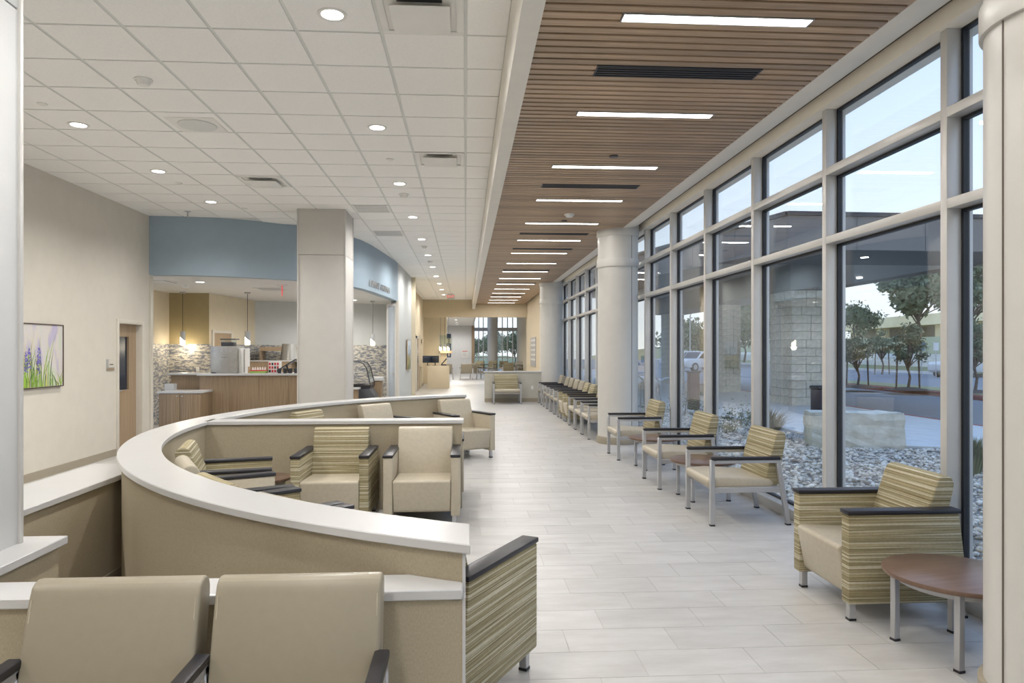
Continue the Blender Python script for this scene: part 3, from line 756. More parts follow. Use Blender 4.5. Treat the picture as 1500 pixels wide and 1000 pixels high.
rs = thing('room_sign', 'small room sign beside the oak door', 'sign', (XL, 11.02, 1.42))
MB().box(0, .012, -.11, .11, -.085, .085).build('back_plate', M_GREYSIGN, rs, bevel=.002)
MB().box(.012, .016, -.06, .108, -.04, .083).build('name_insert', M_WALL, rs)
MB().box(.012, .016, -.108, .108, -.083, -.055).build('base_strip', M_DOOR, rs)
MB().box(.016, .0165, -.04, .07, -.004, .010).build('name_line', M_INK, rs)

# ------------------------------------------------------------------ cafe fittings
lc = thing('base_cabinet', 'low oak cabinet with white top at the cafe entrance', 'cabinet', (-5.345, 13.72, 0))
MB().box(-.385, .385, -.30, .24, 0, .83).build('body', M_OAK, lc)
for s in (-1, 1):
    dd_ = MB().box(min(s * .38, s * .004), max(s * .38, s * .004), -.322, -.302, .08, .82).build('door', M_OAK, lc, bevel=.002)
    MB().cyl((0, 0), .012, -.02, 0, 12).build('knob', M_STEEL, dd_).matrix_local = Matrix.Translation((s * .045, -.322, .78)) @ Matrix.Rotation(R(-90), 4, 'X')
MB().box(-.42, .40, -.335, .25, .83, .87).build('worktop', M_CAP, lc, bevel=.004)
MB().box(-.46, -.28, .1, .24, .87, .99).build('backsplash', M_CAP, lc)
ct_ = thing('cafe_counter', 'tall oak panelled cafe counter with white bar top', 'counter', (-4.16, 14.27, .03))
for k in range(5):
    x0 = -1.04 + k * .57
    MB().box(x0 + .002, x0 + .568, -.30, -.27, -.03, 1.11).build('panel', M_OAK, ct_, bevel=.002)
MB().box(-1.04, 1.8, -.27, .35, -.03, 1.11).build('body', M_OAK, ct_)
MB().box(-1.75, -1.04, .1, .4, -.03, 1.11).build('side_panel', M_OAK, ct_)
MB().box(-1.08, 1.85, -.34, .45, 1.11, 1.15).box(-1.82, -1.08, .05, .45, 1.11, 1.15).build('bar_top', M_CAP, ct_, bevel=.004)
em = thing('coffee_machine', 'grey steel coffee machine on the cafe counter', 'appliance', (-4.80, 14.36, 1.18))
MB().box(-.26, .26, -.2, .25, 0, .54).build('body', M_STAIN, em, bevel=.012)
for k in range(4): MB().box(-.15 + k * .085, -.10 + k * .085, -.204, -.2, .42, .49).build('vent_slot', M_GREYSIGN, em)
for s in (-.02, .03): MB().box(s - .008, s + .008, -.205, -.2, .31, .325).build('screw_cap', M_DARK, em)
MB().box(-.24, -.15, -.203, -.19, .0, .02).build('foot_pad', M_DARK, em)
hp = MB().box(-.09, .15, -.1, .12, .54, .62).build('bean_hopper', M_DARK, em, bevel=.01)
MB().box(-.09, .15, -.1, .12, .62, .67).build('hopper_glass', M_CASEGLASS, hp); MB().box(-.1, .20, -.11, .13, .67, .69).build('hopper_lid', M_DARK, hp)
c2 = thing('ice_dispenser', 'clear sided dispenser panel beside the coffee machine', 'appliance', (-4.48, 14.40, 1.18))
MB().box(-.06, .06, -.15, .2, 0, .5).build('body', M_WHITEP, c2, bevel=.01); MB().box(.04, .062, -.155, -.14, .02, .48).build('edge_strip', M_STAIN, c2)
bc = thing('back_shelf', 'pale wood shelf unit at the back of the cafe', 'shelf', (-5.3, 18.3, 0))
MB().box(.0, 1.05, 0, .4, 1.62, 1.72).build('upper_box', M_DOOR, bc); MB().box(.0, .03, 0, .4, .9, 1.62).box(1.0, 1.05, 0, .4, .9, 1.62).build('upright', M_DOOR, bc)
MB().box(-.3, .9, -.4, .4, 0, 1.35).build('cupboard', M_DOOR, bc); MB().box(-.3, 1.3, -.42, .4, 1.35, 1.38).build('shelf_top', M_CAP, bc)
MB().cyl((0, 0), .25, 0, .42, 24, .2).build('steel_urn', M_STAIN, bc).location = (.75, .1, 1.38)
rc = random.Random(5)
RB = plain('snack_red', (.55, .04, .05), .5); GRN = plain('snack_green', (.30, .45, .12), .5); TN = plain('snack_tan', (.5, .36, .22), .5)
bx = thing('snack_box', 'red and white snack carton on the cafe counter', 'box', (-3.85, 14.36, 1.18))
MB().box(-.11, .11, -.08, .08, 0, .23).build('carton', M_WHITEP, bx, bevel=.003)
for k in range(12):
    a_, b2 = -.10 + (k % 4) * .052, .015 + (k // 4) * .072
    MB().box(a_, a_ + .036, -.083, -.08, b2, b2 + .05).build('print_patch', RB if (k * 5) % 3 else M_INK, bx)
cg_ = thing('candy_tray', 'green and red tray of small snacks on the counter', 'tray', (-4.13, 14.22, 1.18))
MB().box(-.15, .15, -.1, .1, 0, .045).build('tray', GRN, cg_); MB().box(-.15, .15, -.102, .1, .045, .065).build('rim', RB, cg_)
for k in range(6): MB().cyl((-.12 + k * .048, 0), .02, .065, .12, 10, .012).build('snack', M_WHITEP, cg_)
MB().cyl((-.19, .0), .028, 0, .13, 12).build('jar', TN, cg_)
ps = thing('payment_screen', 'tilted dark payment screen on the cafe counter', 'screen', (-3.56, 14.36, 1.18))
MB().box(-.05, .05, -.06, .06, 0, .012).build('base', M_DARK, ps); MB().bar((-.02, 0, .01), (-.06, 0, .16), .03).build('neck', M_DARK, ps)
MB().prism([(-.16, .10), (-.15, .085), (.15, .27), (.14, .285)], -.12, .12, 1).build('display', M_SCREEN, ps)
for k in range(4):
    cp = tag(MB().cyl((0, 0), .032, 0, .10, 14, .045).build('syrup_jar', M_DARK, bevel=.004), ['small dark jar on the cafe counter nearest the screen', 'second small dark jar from the screen', 'third small dark jar from the screen', 'dark jar on the counter next to the square pillar'][k], 'jar', 'dark jars on the counter')
    cp.location = (-3.69 + k * .105, 14.08 + .02 * (k % 2), 1.18)
# pastry case
pc = thing('pastry_case', 'black pastry case with curved glass front in the cafe', 'display case', (-2.39, 16.9, 0))
MB().prism([(-.5, 0), (.36, 0), (.34, .12), (.22, .5), (.08, .72), (-.5, .72)], -.02, .75, 1).build('cabinet', M_DARK, pc, bevel=.006)
MB().prism([(-.5, .72), (.10, .72), (.12, .80), (-.5, .80)], -.03, .76, 1).build('ledge', M_BLACK, pc)
gl = MB().prism([(.115, .80), (.02, 1.20), (-.06, 1.32), (-.16, 1.36), (-.5, 1.37), (-.5, 1.36), (-.165, 1.35), (-.07, 1.31), (.01, 1.195), (.105, .80)], -.02, .75, 1).build('curved_glass', M_CASEGLASS, pc)
for y in (-.02, .74):
    MB().tube([(.11, y, .80), (.02, y, 1.20), (-.06, y, 1.32), (-.16, y, 1.36), (-.5, y, 1.37)], .014, 6).build('glass_frame', M_DARK, pc)
MB().box(-.5, -.02, .02, .7, 1.08, 1.10).build('shelf', M_STAIN, pc); MB().box(-.5, -.1, .0, .7, .86, .88).build('shelf', M_STAIN, pc)
cs = thing('cafe_shelf_end', 'white topped counter end beside the pastry case', 'counter', (-2.25, 18.1, 0))
MB().box(-.16, .1, -.2, .2, 0, .86).build('body', M_OAK, cs); MB().box(-.2, .14, -.24, .24, .86, .95).build('top', M_CAP, cs, bevel=.004)
c3 = thing('small_counter', 'narrow white topped stand at the foot of the pastry case', 'counter', (-2.53, 16.6, 0))
MB().box(-.12, .0, -.1, .1, 0, .72).build('body', M_OAK, c3); MB().box(-.16, .04, -.14, .14, .72, .76).build('top', M_CAP, c3)
# doors
d2 = struct('door_2', 'pale grey metal door at the right of the cafe')
MB().box(-2.02, -1.86, 18.45, 18.5, 0, 2.80).build('door_leaf', M_GREYD if 'M_GREYD' in globals() else plain('grey_door', (.42, .46, .50), .45), d2, bevel=.003)
MB().box(-2.07, -2.02, 18.42, 18.55, 0, 2.86).box(-1.86, -1.82, 18.42, 18.55, 0, 2.86).box(-2.02, -1.86, 18.42, 18.55, 2.80, 2.86).build('door_frame', M_ALU, d2)
MB().cyl((0, 0), .03, 0, .03, 16).build('lock', M_STEEL, d2).matrix_local = Matrix.Translation((-1.9, 18.45, 1.03)) @ Matrix.Rotation(R(90), 4, 'X')
d3 = struct('door_3', 'doorway in the tan cafe side wall')
fx = lambda y: -5.85 + (y - 16.3) * .3 / 2.45
MB().add([(fx(16.45) + .02, 16.45, 0), (fx(17.35) + .02, 17.35, 0), (fx(17.35) + .02, 17.35, 2.05), (fx(16.45) + .02, 16.45, 2.05)], [(0, 1, 2, 3)]).build('door_leaf', M_DOOR, d3)
for a, b_, z0, z1 in ((16.40, 16.47, 0, 2.10), (17.33, 17.40, 0, 2.10), (16.47, 17.33, 2.04, 2.10)):
    MB().prism([(fx(a), a), (fx(a) + .04, a), (fx(b_) + .04, b_), (fx(b_), b_)], z0, z1, 2).build('door_frame', M_WALL, d3)
outlet('white outlet on the mosaic wall of the cafe', (-6.1, 16.29, 1.2), 0)
# pendants
def pendant(x, y, label, zt=2.94, zb=1.76, w=9, flip=1):
    t = thing('pendant_lamp', label, 'pendant lamp', (x, y, zb), 0, 'cafe pendant lamps')
    H = zt - zb
    MB().cyl((0, 0), .065, H - .03, H, 20).build('canopy', M_STEEL, t)
    MB().cyl((0, 0), .006, .30, H - .03, 8).build('cord', M_DARK, t)
    n = 24; a = [2 * math.pi * i / n for i in range(n)]; r = .058
    vs = [(r * math.cos(t_), r * math.sin(t_), .135 - flip * .9 * r * math.cos(t_)) for t_ in a] + [(r * math.cos(t_), r * math.sin(t_), .30) for t_ in a]
    MB().add(vs, [tuple(range(n, 2 * n))] + [(i, (i + 1) % n, n + (i + 1) % n, n + i) for i in range(n)]).build('shade', M_STEEL, t)
    MB().cyl((0, 0), .054, 0, .20, 24).build('glass_diffuser', M_LAMPW, t)
    light('POINT', 'lamp', t, (0, 0, -.06), w, (1, .86, .64), shadow_soft_size=.06)
pendant(-6.32, 16.0, 'pendant lamp nearest the oak door, by the bronze wall')
pendant(-4.9, 16.0, 'pendant lamp above the coffee machine')
pendant(-2.45, 18.6, 'pendant lamp right of the square pillar, above the pastry case')
downlight(-5.05, 13.6, 'recessed downlight in the low cafe ceiling above the cabinet', 2.94, 75, 'cafe downlights')
downlight(-3.6, 17.2, 'recessed downlight in the low cafe ceiling at the back', 2.94, 150, 'cafe downlights')
downlight(-2.75, 15.6, 'recessed downlight in the low cafe ceiling right of the square pillar', 2.94, 75, 'cafe downlights')
downlight(-2.9, 18.3, 'recessed downlight in the low cafe ceiling over the back wall', 2.94, 100, 'cafe downlights')
detector(-5.6, 14.3, 'white smoke detector in the low cafe ceiling', 2.94)
t = thing('ceiling_hatch', 'flat access panel in the low cafe ceiling', 'panel', (-5.9, 13.6, 2.94)); MB().box(-.3, .3, -.3, .3, -.012, 0).build('panel', M_GYP, t, bevel=.003); MB().ring((0, 0), .43, .436, -.004, 0, 4).build('edge', M_GRID, t)
t = thing('cafe_diffuser', 'flat grey grille in the low cafe ceiling', 'vent', (-4.1, 15.0, 2.94)); MB().box(-.3, .3, -.3, .3, -.014, 0).build('frame', M_GRID, t, bevel=.003); MB().box(-.24, .24, -.24, .24, -.018, -.014).build('plaque', M_GREYSIGN, t)
ex = thing('exit_sign', 'edge lit red exit sign under the blue soffit', 'sign', (-3.62, 14.0, 2.94), R(15))
MB().box(-.1, .1, -.02, .02, -.03, 0).build('housing', M_WHITEP, ex); MB().box(-.012, .012, -.15, .15, -.22, -.03).build('panel', M_CASEGLASS, ex)
MB().box(-.007, .007, -.152, -.146, -.22, -.03).box(-.007, .007, -.152, .15, -.226, -.22).build('edge_glow', M_RED, ex)
text('exit_text', 'EXIT', .14, M_RED, ex, Matrix.Translation((.014, 0, -.125)) @ Matrix.Rotation(R(90), 4, 'Z') @ Matrix.Rotation(R(90), 4, 'X'), .001)
ex2 = thing('exit_sign', 'tiny red exit sign in the far tile ceiling', 'sign', (-.6, 28.6, CZ - .006))
MB().box(-.1, .1, -.03, .03, -.03, 0).build('housing', M_WHITEP, ex2); MB().box(-.15, .15, -.008, .008, -.24, -.03).build('panel', M_CASEGLASS, ex2)
text('exit_text', 'EXIT', .15, M_RED, ex2, Matrix.Translation((0, -.01, -.135)) @ Matrix.Rotation(R(90), 4, 'X'), .001)
# picture on the cafe end wall
p2 = thing('wall_picture', 'narrow landscape print on the grey wall past the cafe', 'picture', (-1.735, 21.2, 1.5))
MB().box(0, .03, -.55, .55, -.45, .45).build('frame', M_DOOR, p2)
m, nt, b = newmat('landscape_print'); v = coords(nt, (1, 1, 1)); s3 = nt.nodes.new('ShaderNodeSeparateXYZ'); nt.links.new(v, s3.inputs[0])
ad = nt.nodes.new('ShaderNodeMath'); ad.operation = 'MULTIPLY_ADD'; ad.inputs[1].default_value = .9; nt.links.new(s3.outputs[2], ad.inputs[0]); nt.links.new(noise(nt, v, 6, 3), ad.inputs[2])
rr = ramp(nt, [(.2, (.12, .16, .08)), (.38, (.45, .36, .14)), (.55, (.16, .25, .40)), (.7, (.55, .62, .70))]); nt.links.new(ad.outputs[0], rr.inputs[0]); nt.links.new(rr.outputs[0], b.inputs['Base Color'])
MB().box(.03, .033, -.53, .53, -.43, .43).build('print', m, p2)

# ------------------------------------------------------------------ far hall: reception and lobby
sbox('wall_reception', (-2.4, -.92, 34.2, 34.35, 0, 3.34), M_TAN, label='tan wall behind the reception desk')
sbox('baseboard_reception', (-1.3, -.91, 34.18, 34.2, 0, .12), M_BASE, label='baseboard of the reception wall')
sbox('ceiling_lobby_high', (.55, 5, YF + .25, 53, 6, 6.1), M_CEILT, label='high ceiling by the far lobby windows')
sbox('wall_lobby_drop', (.45, .55, YF + .25, 49.2, 3.34, 6.1), M_WHITEWALL, label='white drop wall at the lobby ceiling edge')
sbox('ceiling_lobby', (-6, .45, YF + .25, 53, 3.34, 3.42), M_CEILT, label='white ceiling of the far lobby')
sbox('wall_lobby_left', (-2.4, -2.3, YF + .25, 34.2, 0, 3.34), M_TAN, label='tan wall left of reception')
sbox('wall_lobby_end', (-3.0, .42, 49.0, 49.2, 0, 3.34), M_WHITEWALL, label='white end wall of the far lobby')
sbox('wall_lobby_side', (-3.0, -2.9, 34, 49.2, 0, 3.34), M_WHITEWALL, label='white side wall of the far lobby')
sbox('wall_lobby_right', (3.75, 3.9, YF + .2, 51, 0, 6), M_TAN, label='tan right wall of the far lobby')
sbox('trim_6', (.42, .62, 49.0, 49.25, 0, 3.34), M_DOOR, label='brown wood frame beside the far lobby windows')
for i, (a, b_) in enumerate(((.62, 1.62), (2.3, 3.8))):
    w_ = struct('window_%d' % (n_ + 1 + i), 'far lobby window wall, %s of the white column' % ('left' if i == 0 else 'right'))
    nm = 3 if i == 0 else 4
    for k in range(nm + 1):
        x = a + (b_ - a) * k / nm
        MB().box(x - .035, x + .035, 50.6, 50.8, 0, 6).build('mullion', M_ALU, w_)
    for k in range(nm):
        x = a + (b_ - a) * k / nm; MB().box(x + .035, x + (b_ - a) / nm - .035, 50.7, 50.72, .05, 6).build('pane', M_GLASS, w_, smooth=False)
    MB().box(a, b_, 50.58, 50.62, 1.05, 1.12).build('rail', M_ALU, w_); MB().box(a, b_, 50.5, 50.6, 3.0, 3.25).build('shade_rail', M_GREYSIGN, w_)
column(4, 1.96, 50.2, 'round white column in the far lobby', 6)
light('AREA', 'lamp', thing('lobby_fill_light', 'unseen fill lamp added behind the header for the far lobby', 'ceiling light', (-.2, 34.95, 3.31)), (0, 0, -.03), 120, WARM, shape='RECTANGLE', size=1.3, size_y=.6)  # added lamp, kept out of view, that brightens the lobby
MB().box(-.65, .65, -.3, .3, -.02, .02).build('lens', M_LAMP, bpy.data.objects['lobby_fill_light'])
for k, y in enumerate((39.5, 43.5, 47.0)): downlight(-.55, y, 'recessed downlight in the far lobby ceiling, %s back' % ordn[k], 3.34, 250, 'lobby downlights')
rd = thing('reception_desk', 'tan reception desk with monitors at the hall end', 'desk', (-1.2, 29.9, 0))
MB().box(-.42, .5, -.25, .35, 0, .97).build('front', M_TAN, rd, bevel=.004); MB().box(-.75, .5, -.1, .4, .93, .97).build('top', M_TAN, rd); MB().box(-.75, -.7, 0, .4, 0, .93).build('side_panel', M_TAN, rd)
def monitor(x, rz, label):
    t = thing('monitor', label, 'monitor', (x, 30.0, .97), rz, 'reception monitors')
    MB().box(-.1, .1, -.06, .06, 0, .015).build('base', M_DARK, t); MB().box(-.02, .02, -.015, .015, .015, .15).build('neck', M_DARK, t)
    MB().box(-.22, .22, -.03, 0, .12, .42).build('screen', M_SCREEN, t, bevel=.006)
monitor(-1.62, R(10), 'dark monitor at the left of the reception desk'); monitor(-1.3, R(55), 'dark monitor turned sideways on the reception desk')
tp = thing('desk_phone', 'black telephone on the reception desk', 'telephone', (-.93, 29.95, .97)); MB().box(-.12, .12, -.1, .1, 0, .06).build('base', M_DARK, tp, bevel=.01); MB().bar((-.1, 0, .05), (.12, 0, .3), .08, .05).build('handset', M_DARK, tp)
gp = thing('glass_partition', 'clear glass screen with wood rail above the reception desk', 'screen', (-.95, 33.9, 0))
MB().box(-.3, .3, -.01, .01, 1.6, 2.35).build('pane', M_CASEGLASS, gp); MB().box(-.32, .3, -.03, .03, 1.48, 1.6).build('rail', M_DOOR, gp); MB().box(-.32, -.29, -.03, .03, 0, 2.4).build('post', M_STEEL, gp)
for k, x in enumerate((-1.2, -1.0, -.82)):
    pendant(x, 33.6, ['pendant lamp at reception nearest the cafe', 'middle pendant lamp at reception', 'pendant lamp at reception nearest the lobby'][k], 3.34, 1.62, 3)
n1 = thing('number_sign', 'projecting number 1 sign at the hall door', 'sign', (-1.9, 29.0, 1.98)); MB().box(-.06, .17, -.015, .015, -.14, .14).build('plate', M_TAN, n1); text('numeral', '1', .26, M_INK, n1, Matrix.Translation((.08, -.02, 0)) @ Matrix.Rotation(R(90), 4, 'X'))
n2 = thing('number_sign', 'projecting number 2 sign before the navy banner', 'sign', (-.815, 34.26, 2.08)); MB().box(-.1, .1, -.015, .015, -.12, .12).build('plate', M_TAN, n2); text('numeral', '2', .24, M_INK, n2, Matrix.Translation((0, -.02, 0)) @ Matrix.Rotation(R(90), 4, 'X'))
nb = thing('banner', 'tall navy banner with a white up arrow', 'banner', (-.815, 34.29, 1.85)); MB().box(-.1, .1, -.012, .012, -.58, .58).build('panel', M_NAVY, nb)
MB().prism([(-.03, -.52), (.03, -.52), (.03, -.43), (.06, -.43), (0, -.34), (-.06, -.43), (-.03, -.43)], -.02, -.012, 1).build('arrow', M_WHITEP, nb)
d4 = struct('door_4', 'narrow glazed door in the tan wall past the cafe'); MB().box(-1.96, -1.92, 27.6, 28.7, 0, 2.1).build('door_leaf', M_DOOR, d4); MB().box(-1.96, -1.90, 27.5, 27.6, 0, 2.2).box(-1.96, -1.90, 28.7, 28.8, 0, 2.2).box(-1.96, -1.9, 27.5, 28.8, 2.1, 2.2).build('door_frame', M_ALU, d4); MB().box(-1.925, -1.915, 28.0, 28.3, .4, 1.9).build('pane', M_SCREEN, d4)
nz = thing('notice_poster', 'small white notice with a red heading on the lobby wall', 'poster', (-.05, 48.98, 1.35)); MB().box(-.22, .22, -.02, 0, -.27, .27).build('sheet', M_WHITEP, nz); MB().box(-.18, .18, -.024, -.02, .17, .22).build('heading', RB, nz)
for k in range(4): MB().box(-.18, .12, -.023, -.02, .08 - k * .07, .1 - k * .07).build('line', M_GREYSIGN, nz)
dr = thing('directory_board', 'pale directory board on the cream wall past the windows', 'sign', (2.848, 29.2, 1.55))
MB().box(-.02, 0, -1.1, 1.1, -.6, .62).build('panel', M_GREYSIGN, dr)
for k in range(3):
    for q_ in range(5): MB().box(-.023, -.02, -.95 + k * .66, -.45 + k * .66, .45 - q_ * .2, .53 - q_ * .2).build('line', M_WHITEP, dr)
LBG = 'far lobby chairs'
for x, y, rz, k, lb in ((.05, 39.0, R(180), 'FB', 'beige framed chair seen from behind in the far lobby'), (-1.15, 38.6, R(200), 'FB', 'framed chair at the left edge of the far lobby'), (.75, 39.6, R(120), 'FB', 'framed chair at the right of the lobby group'),
                        (.85, 48.0, R(-30), 'FS', 'left framed chair by the far left lobby window'), (1.75, 48.3, R(-30), 'FS', 'right framed chair by the far left lobby window'),
                        (2.6, 42.3, R(180), 'FS', 'framed chair back showing above the far half wall'), (2.7, 47, R(20), 'FS', 'framed chair by the far right lobby window'), (3.35, 45.6, R(-40), 'FB', 'beige framed chair near the right lobby wall')):
    place(*PR[k], lb, (x, y, 0), rz, LBG)
# ------------------------------------------------------------------ outside
def dirt(name, c1, c2, scale, rough=.9, bm_=.4):
    m, nt, b = newmat(name); v = coords(nt, (1, 1, 1)); f = noise(nt, v, scale, 6, .6)
    r = ramp(nt, [(.35, c1), (.65, c2)]); nt.links.new(f, r.inputs[0]); nt.links.new(r.outputs[0], b.inputs['Base Color']); b.inputs['Roughness'].default_value = rough
    bump(nt, b, noise(nt, v, scale * 4, 3), bm_, .01); return m
M_CONC = dirt('concrete_walk', (.62, .61, .58), (.70, .69, .66), 3, .85, .1)
M_ASPH = dirt('asphalt', (.21, .22, .235), (.26, .27, .285), 20, .85, .3)
M_CURB = dirt('red_curb', (.30, .09, .08), (.40, .13, .11), 6)
M_GRASS = dirt('lawn', (.24, .245, .11), (.36, .35, .18), 9)
M_MULCH = dirt('mulch', (.07, .055, .04), (.13, .10, .08), 30)
M_GRAVB = dirt('gravel_bed', (.20, .18, .16), (.33, .31, .28), 40)
M_STONE = dirt('limestone', (.55, .52, .42), (.72, .68, .58), 8, .9, .5)
M_STONEB = dirt('limestone_block', (.54, .52, .43), (.74, .71, .62), 4, .9, .8)
M_MORTAR = plain('mortar', (.38, .36, .31), .9)
M_FASCIA = plain('grey_fascia_panel', (.20, .185, .175), .5, .2, var=.03)
M_FASCIAD = plain('dark_canopy_beam', (.10, .09, .09), .6, var=.03)
M_BRIDGESUN = dirt('sunlit_bridge_concrete', (.84, .72, .46), (.95, .83, .56), .6)  # warm tint of low sunlight is put into the concrete colour
M_BARK = dirt('bark', (.12, .09, .07), (.22, .17, .13), 12)
M_BIN = plain('dark_bin', (.055, .045, .06), .45, .3)
sbox('ground_gravel_bed', (3.36, 8.4, -4, 60, -.2, -.07), M_GRAVB, label='gravel bed along the windows')
tag(MB().prism([(8.3, -4), (8.3, 11.6), (7.15, 12.0), (6.9, 13.0), (6.75, 16.4), (5.2, 22), (4.4, 60), (11.4, 60), (11.4, -4)], -.18, -.04, 2).build('ground_sidewalk', M_CONC, smooth=False), 'pale concrete sidewalk beyond the gravel', None, None, 'structure')
sbox('ground_road', (11.5, 18.4, -20, 130, -.3, -.17), M_ASPH, label='grey asphalt drive')
sbox('curb_near', (11.38, 11.52, -20, 130, -.3, -.035), M_CURB, label='red painted curb of the sidewalk')
sbox('curb_far', (18.4, 18.75, -20, 36, -.3, .0), M_CURB, label='red painted curb of the planting island', bevel=.02)
sbox('ground_island', (18.75, 20.6, -20, 36, -.3, .02), M_GRASS, label='grass planting island between drive and parking')
sbox('ground_parking', (20.6, 34, -20, 130, -.3, -.15), M_ASPH, label='asphalt parking lane')
sbox('ground_drive_end', (18.4, 20.6, 36, 130, -.3, -.15), M_ASPH, label='asphalt past the planting island')
sbox('curb_parking', (34, 34.4, -20, 130, -.3, .03), M_CONC, label='pale curb at the back of the parking lane')
tag(MB().prism([(34.4, -.1), (40, .9), (62, 3.3), (140, 6.0), (140, -1), (34.4, -1)], -20, 190, 1).build('ground_slope', M_GRASS, smooth=False), 'grassy slope rising to the highway', None, None, 'structure')
tag(MB().prism([(36.5, .2), (36.9, 1.0), (38.5, 1.3), (39.5, .3)], -10, 120, 1).build('ground_rock_bank', M_STONEB, smooth=False), 'low rocky bank behind the parking lane', None, None, 'structure')
sbox('ground_far', (-60, 11.4, 60, 200, -.4, -.08), M_GRASS, label='grass beyond the building end')
# gravel stones
def gravel():
    N = 24000; rng = np.random.default_rng(3)
    ico = bmesh.new(); bmesh.ops.create_icosphere(ico, subdivisions=1, radius=1); ico.verts.ensure_lookup_table()
    bv = np.array([v.co for v in ico.verts]); bf = np.array([[v.index for v in f.verts] for f in ico.faces]); ico.free()
    y = 3 + 17 * rng.random(N) ** 1.5; x = 3.40 + rng.random(N) * (np.where(y < 11.5, 4.9, np.where(y < 13, 3.6, 3.3 - (y - 13) * .12)))
    s = rng.uniform(.014, .042, N)[:, None] * np.stack([rng.uniform(.7, 1.4, N), rng.uniform(.7, 1.2, N), rng.uniform(.45, .8, N)], 1)
    a = rng.random(N) * 6.28; ca, sa = np.cos(a), np.sin(a)
    p = bv[None] * (1 + rng.normal(0, .14, (N, len(bv), 1))) * s[:, None]
    q = np.stack([p[..., 0] * ca[:, None] - p[..., 1] * sa[:, None] + x[:, None], p[..., 0] * sa[:, None] + p[..., 1] * ca[:, None] + y[:, None], p[..., 2] - .062 + rng.random(N)[:, None] * .02], -1)
    V = q.reshape(-1, 3); F = (bf[None] + (np.arange(N) * len(bv))[:, None, None]).reshape(-1, 3)
    me = bpy.data.meshes.new('gravel'); me.vertices.add(len(V)); me.vertices.foreach_set('co', V.ravel())
    me.loops.add(F.size); me.loops.foreach_set('vertex_index', F.ravel().astype(np.int32)); me.polygons.add(len(F))
    me.polygons.foreach_set('loop_start', np.arange(0, F.size, 3, dtype=np.int32)); me.update(calc_edges=True); me.validate()
    at = me.attributes.new('tone', 'FLOAT', 'POINT'); at.data.foreach_set('value', np.repeat(rng.random(N), len(bv)).astype(np.float32))
    m, nt, b = newmat('river_gravel'); an = nt.nodes.new('ShaderNodeAttribute'); an.attribute_name = 'tone'
    r = ramp(nt, [(0, (.22, .20, .19)), (.3, (.48, .44, .39)), (.6, (.64, .60, .53)), (1, (.84, .81, .75))]); nt.links.new(an.outputs['Fac'], r.inputs[0]); nt.links.new(r.outputs[0], b.inputs['Base Color']); b.inputs['Roughness'].default_value = .8
    me.materials.append(m); tag(link('gravel', me), 'mixed tan and grey gravel stones outside the windows', 'gravel', None, 'stuff')
gravel()
# stone blocks, bin
rk = MB(); rng = random.Random(11)
nx, nz = 9, 4; x0, x1 = 0, 1.55
bm = bmesh.new(); bmesh.ops.create_cube(bm, size=1); bmesh.ops.subdivide_edges(bm, edges=bm.edges, cuts=5, use_grid_fill=True)
for v in bm.verts:
    v.co = Vector((v.co.x * 1.5, v.co.y * .62, v.co.z * .66 + .27))
    v.co += Vector((rng.uniform(-1, 1), rng.uniform(-1, 1), rng.uniform(-1, 1))) * .018
me = bpy.data.meshes.new('stone_block'); bm.to_mesh(me); bm.free(); me.materials.append(M_STONEB)
sb = tag(link('stone_block', me), 'rough cut limestone block lying at the edge of the gravel', 'stone'); sb.location = (6.85, 11.95, -.05); sb.rotation_euler = (0, 0, R(-14))
bn = thing('litter_bin', 'dark litter bin standing on the sidewalk edge', 'bin', (6.97, 13.15, -.05))
MB().box(-.19, .19, -.19, .19, 0, .93).build('body', M_BIN, bn, bevel=.02)
for s in range(5): MB().box(-.18 + s * .072, -.13 + s * .072, -.198, -.19, .08, .85).build('slat', M_BIN, bn)
MB().box(-.21, .21, -.21, .21, .93, 1.0).build('lid', M_BLACK, bn, bevel=.03)
# porte cochere
CA = 0
cn = thing('entrance_canopy', 'large grey entrance canopy over the drive', 'canopy', (0, 0, 0))
A_, B_, C_, D_ = (8.0, 16.9), (15.3, 17.1), (15.5, 40.0), (3.9, 33.5)
inset = [(8.2, 17.2), (15.1, 17.3), (15.3, 39.7), (4.2, 33.4)]
MB().prism(inset, 4.24, 4.3, 2).build('soffit', plain('canopy_soffit', (.34, .32, .29), .7), cn)
MB().prism([(8.2, 17.12), (15.1, 17.25), (15.2, 20.3), (7.4, 20.3)], 4.2, 4.24, 2).build('soffit_border', M_FASCIAD, cn)
MB().prism(inset, 4.3, 5.05, 2).build('roof_deck', M_FASCIA, cn)
def fascia(p, q, n):
    p, q = Vector(p), Vector(q); t_ = (q - p).normalized(); nn = Vector((-t_.y, t_.x))
    for k in range(n):
        a, b_ = p.lerp(q, k / n) + t_ * .006, p.lerp(q, (k + 1) / n) - t_ * .006
        MB().prism([tuple(a), tuple(b_), tuple(b_ + nn * .1), tuple(a + nn * .1)], 4.16, 5.0, 2).build('fascia_panel', M_FASCIA, cn)
    MB().prism([tuple(p - nn * .06), tuple(q - nn * .06), tuple(q + nn * .16), tuple(p + nn * .16)], 5.0, 5.1, 2).build('coping', M_DARK, cn)
fascia(A_, B_, 4); fascia(D_, A_, 8); fascia(B_, C_, 9)
MB().box(9.8, 11.4, 20.5, 36, 3.46, 4.24).build('beam', M_FASCIAD, cn)
for x, y in ((11, 18.6), (13.6, 18.6), (12.6, 24), (14, 24), (13, 30)): MB().cyl((x, y), .1, 4.19, 4.22, 16).build('soffit_light', M_LAMP, cn)
BC = []
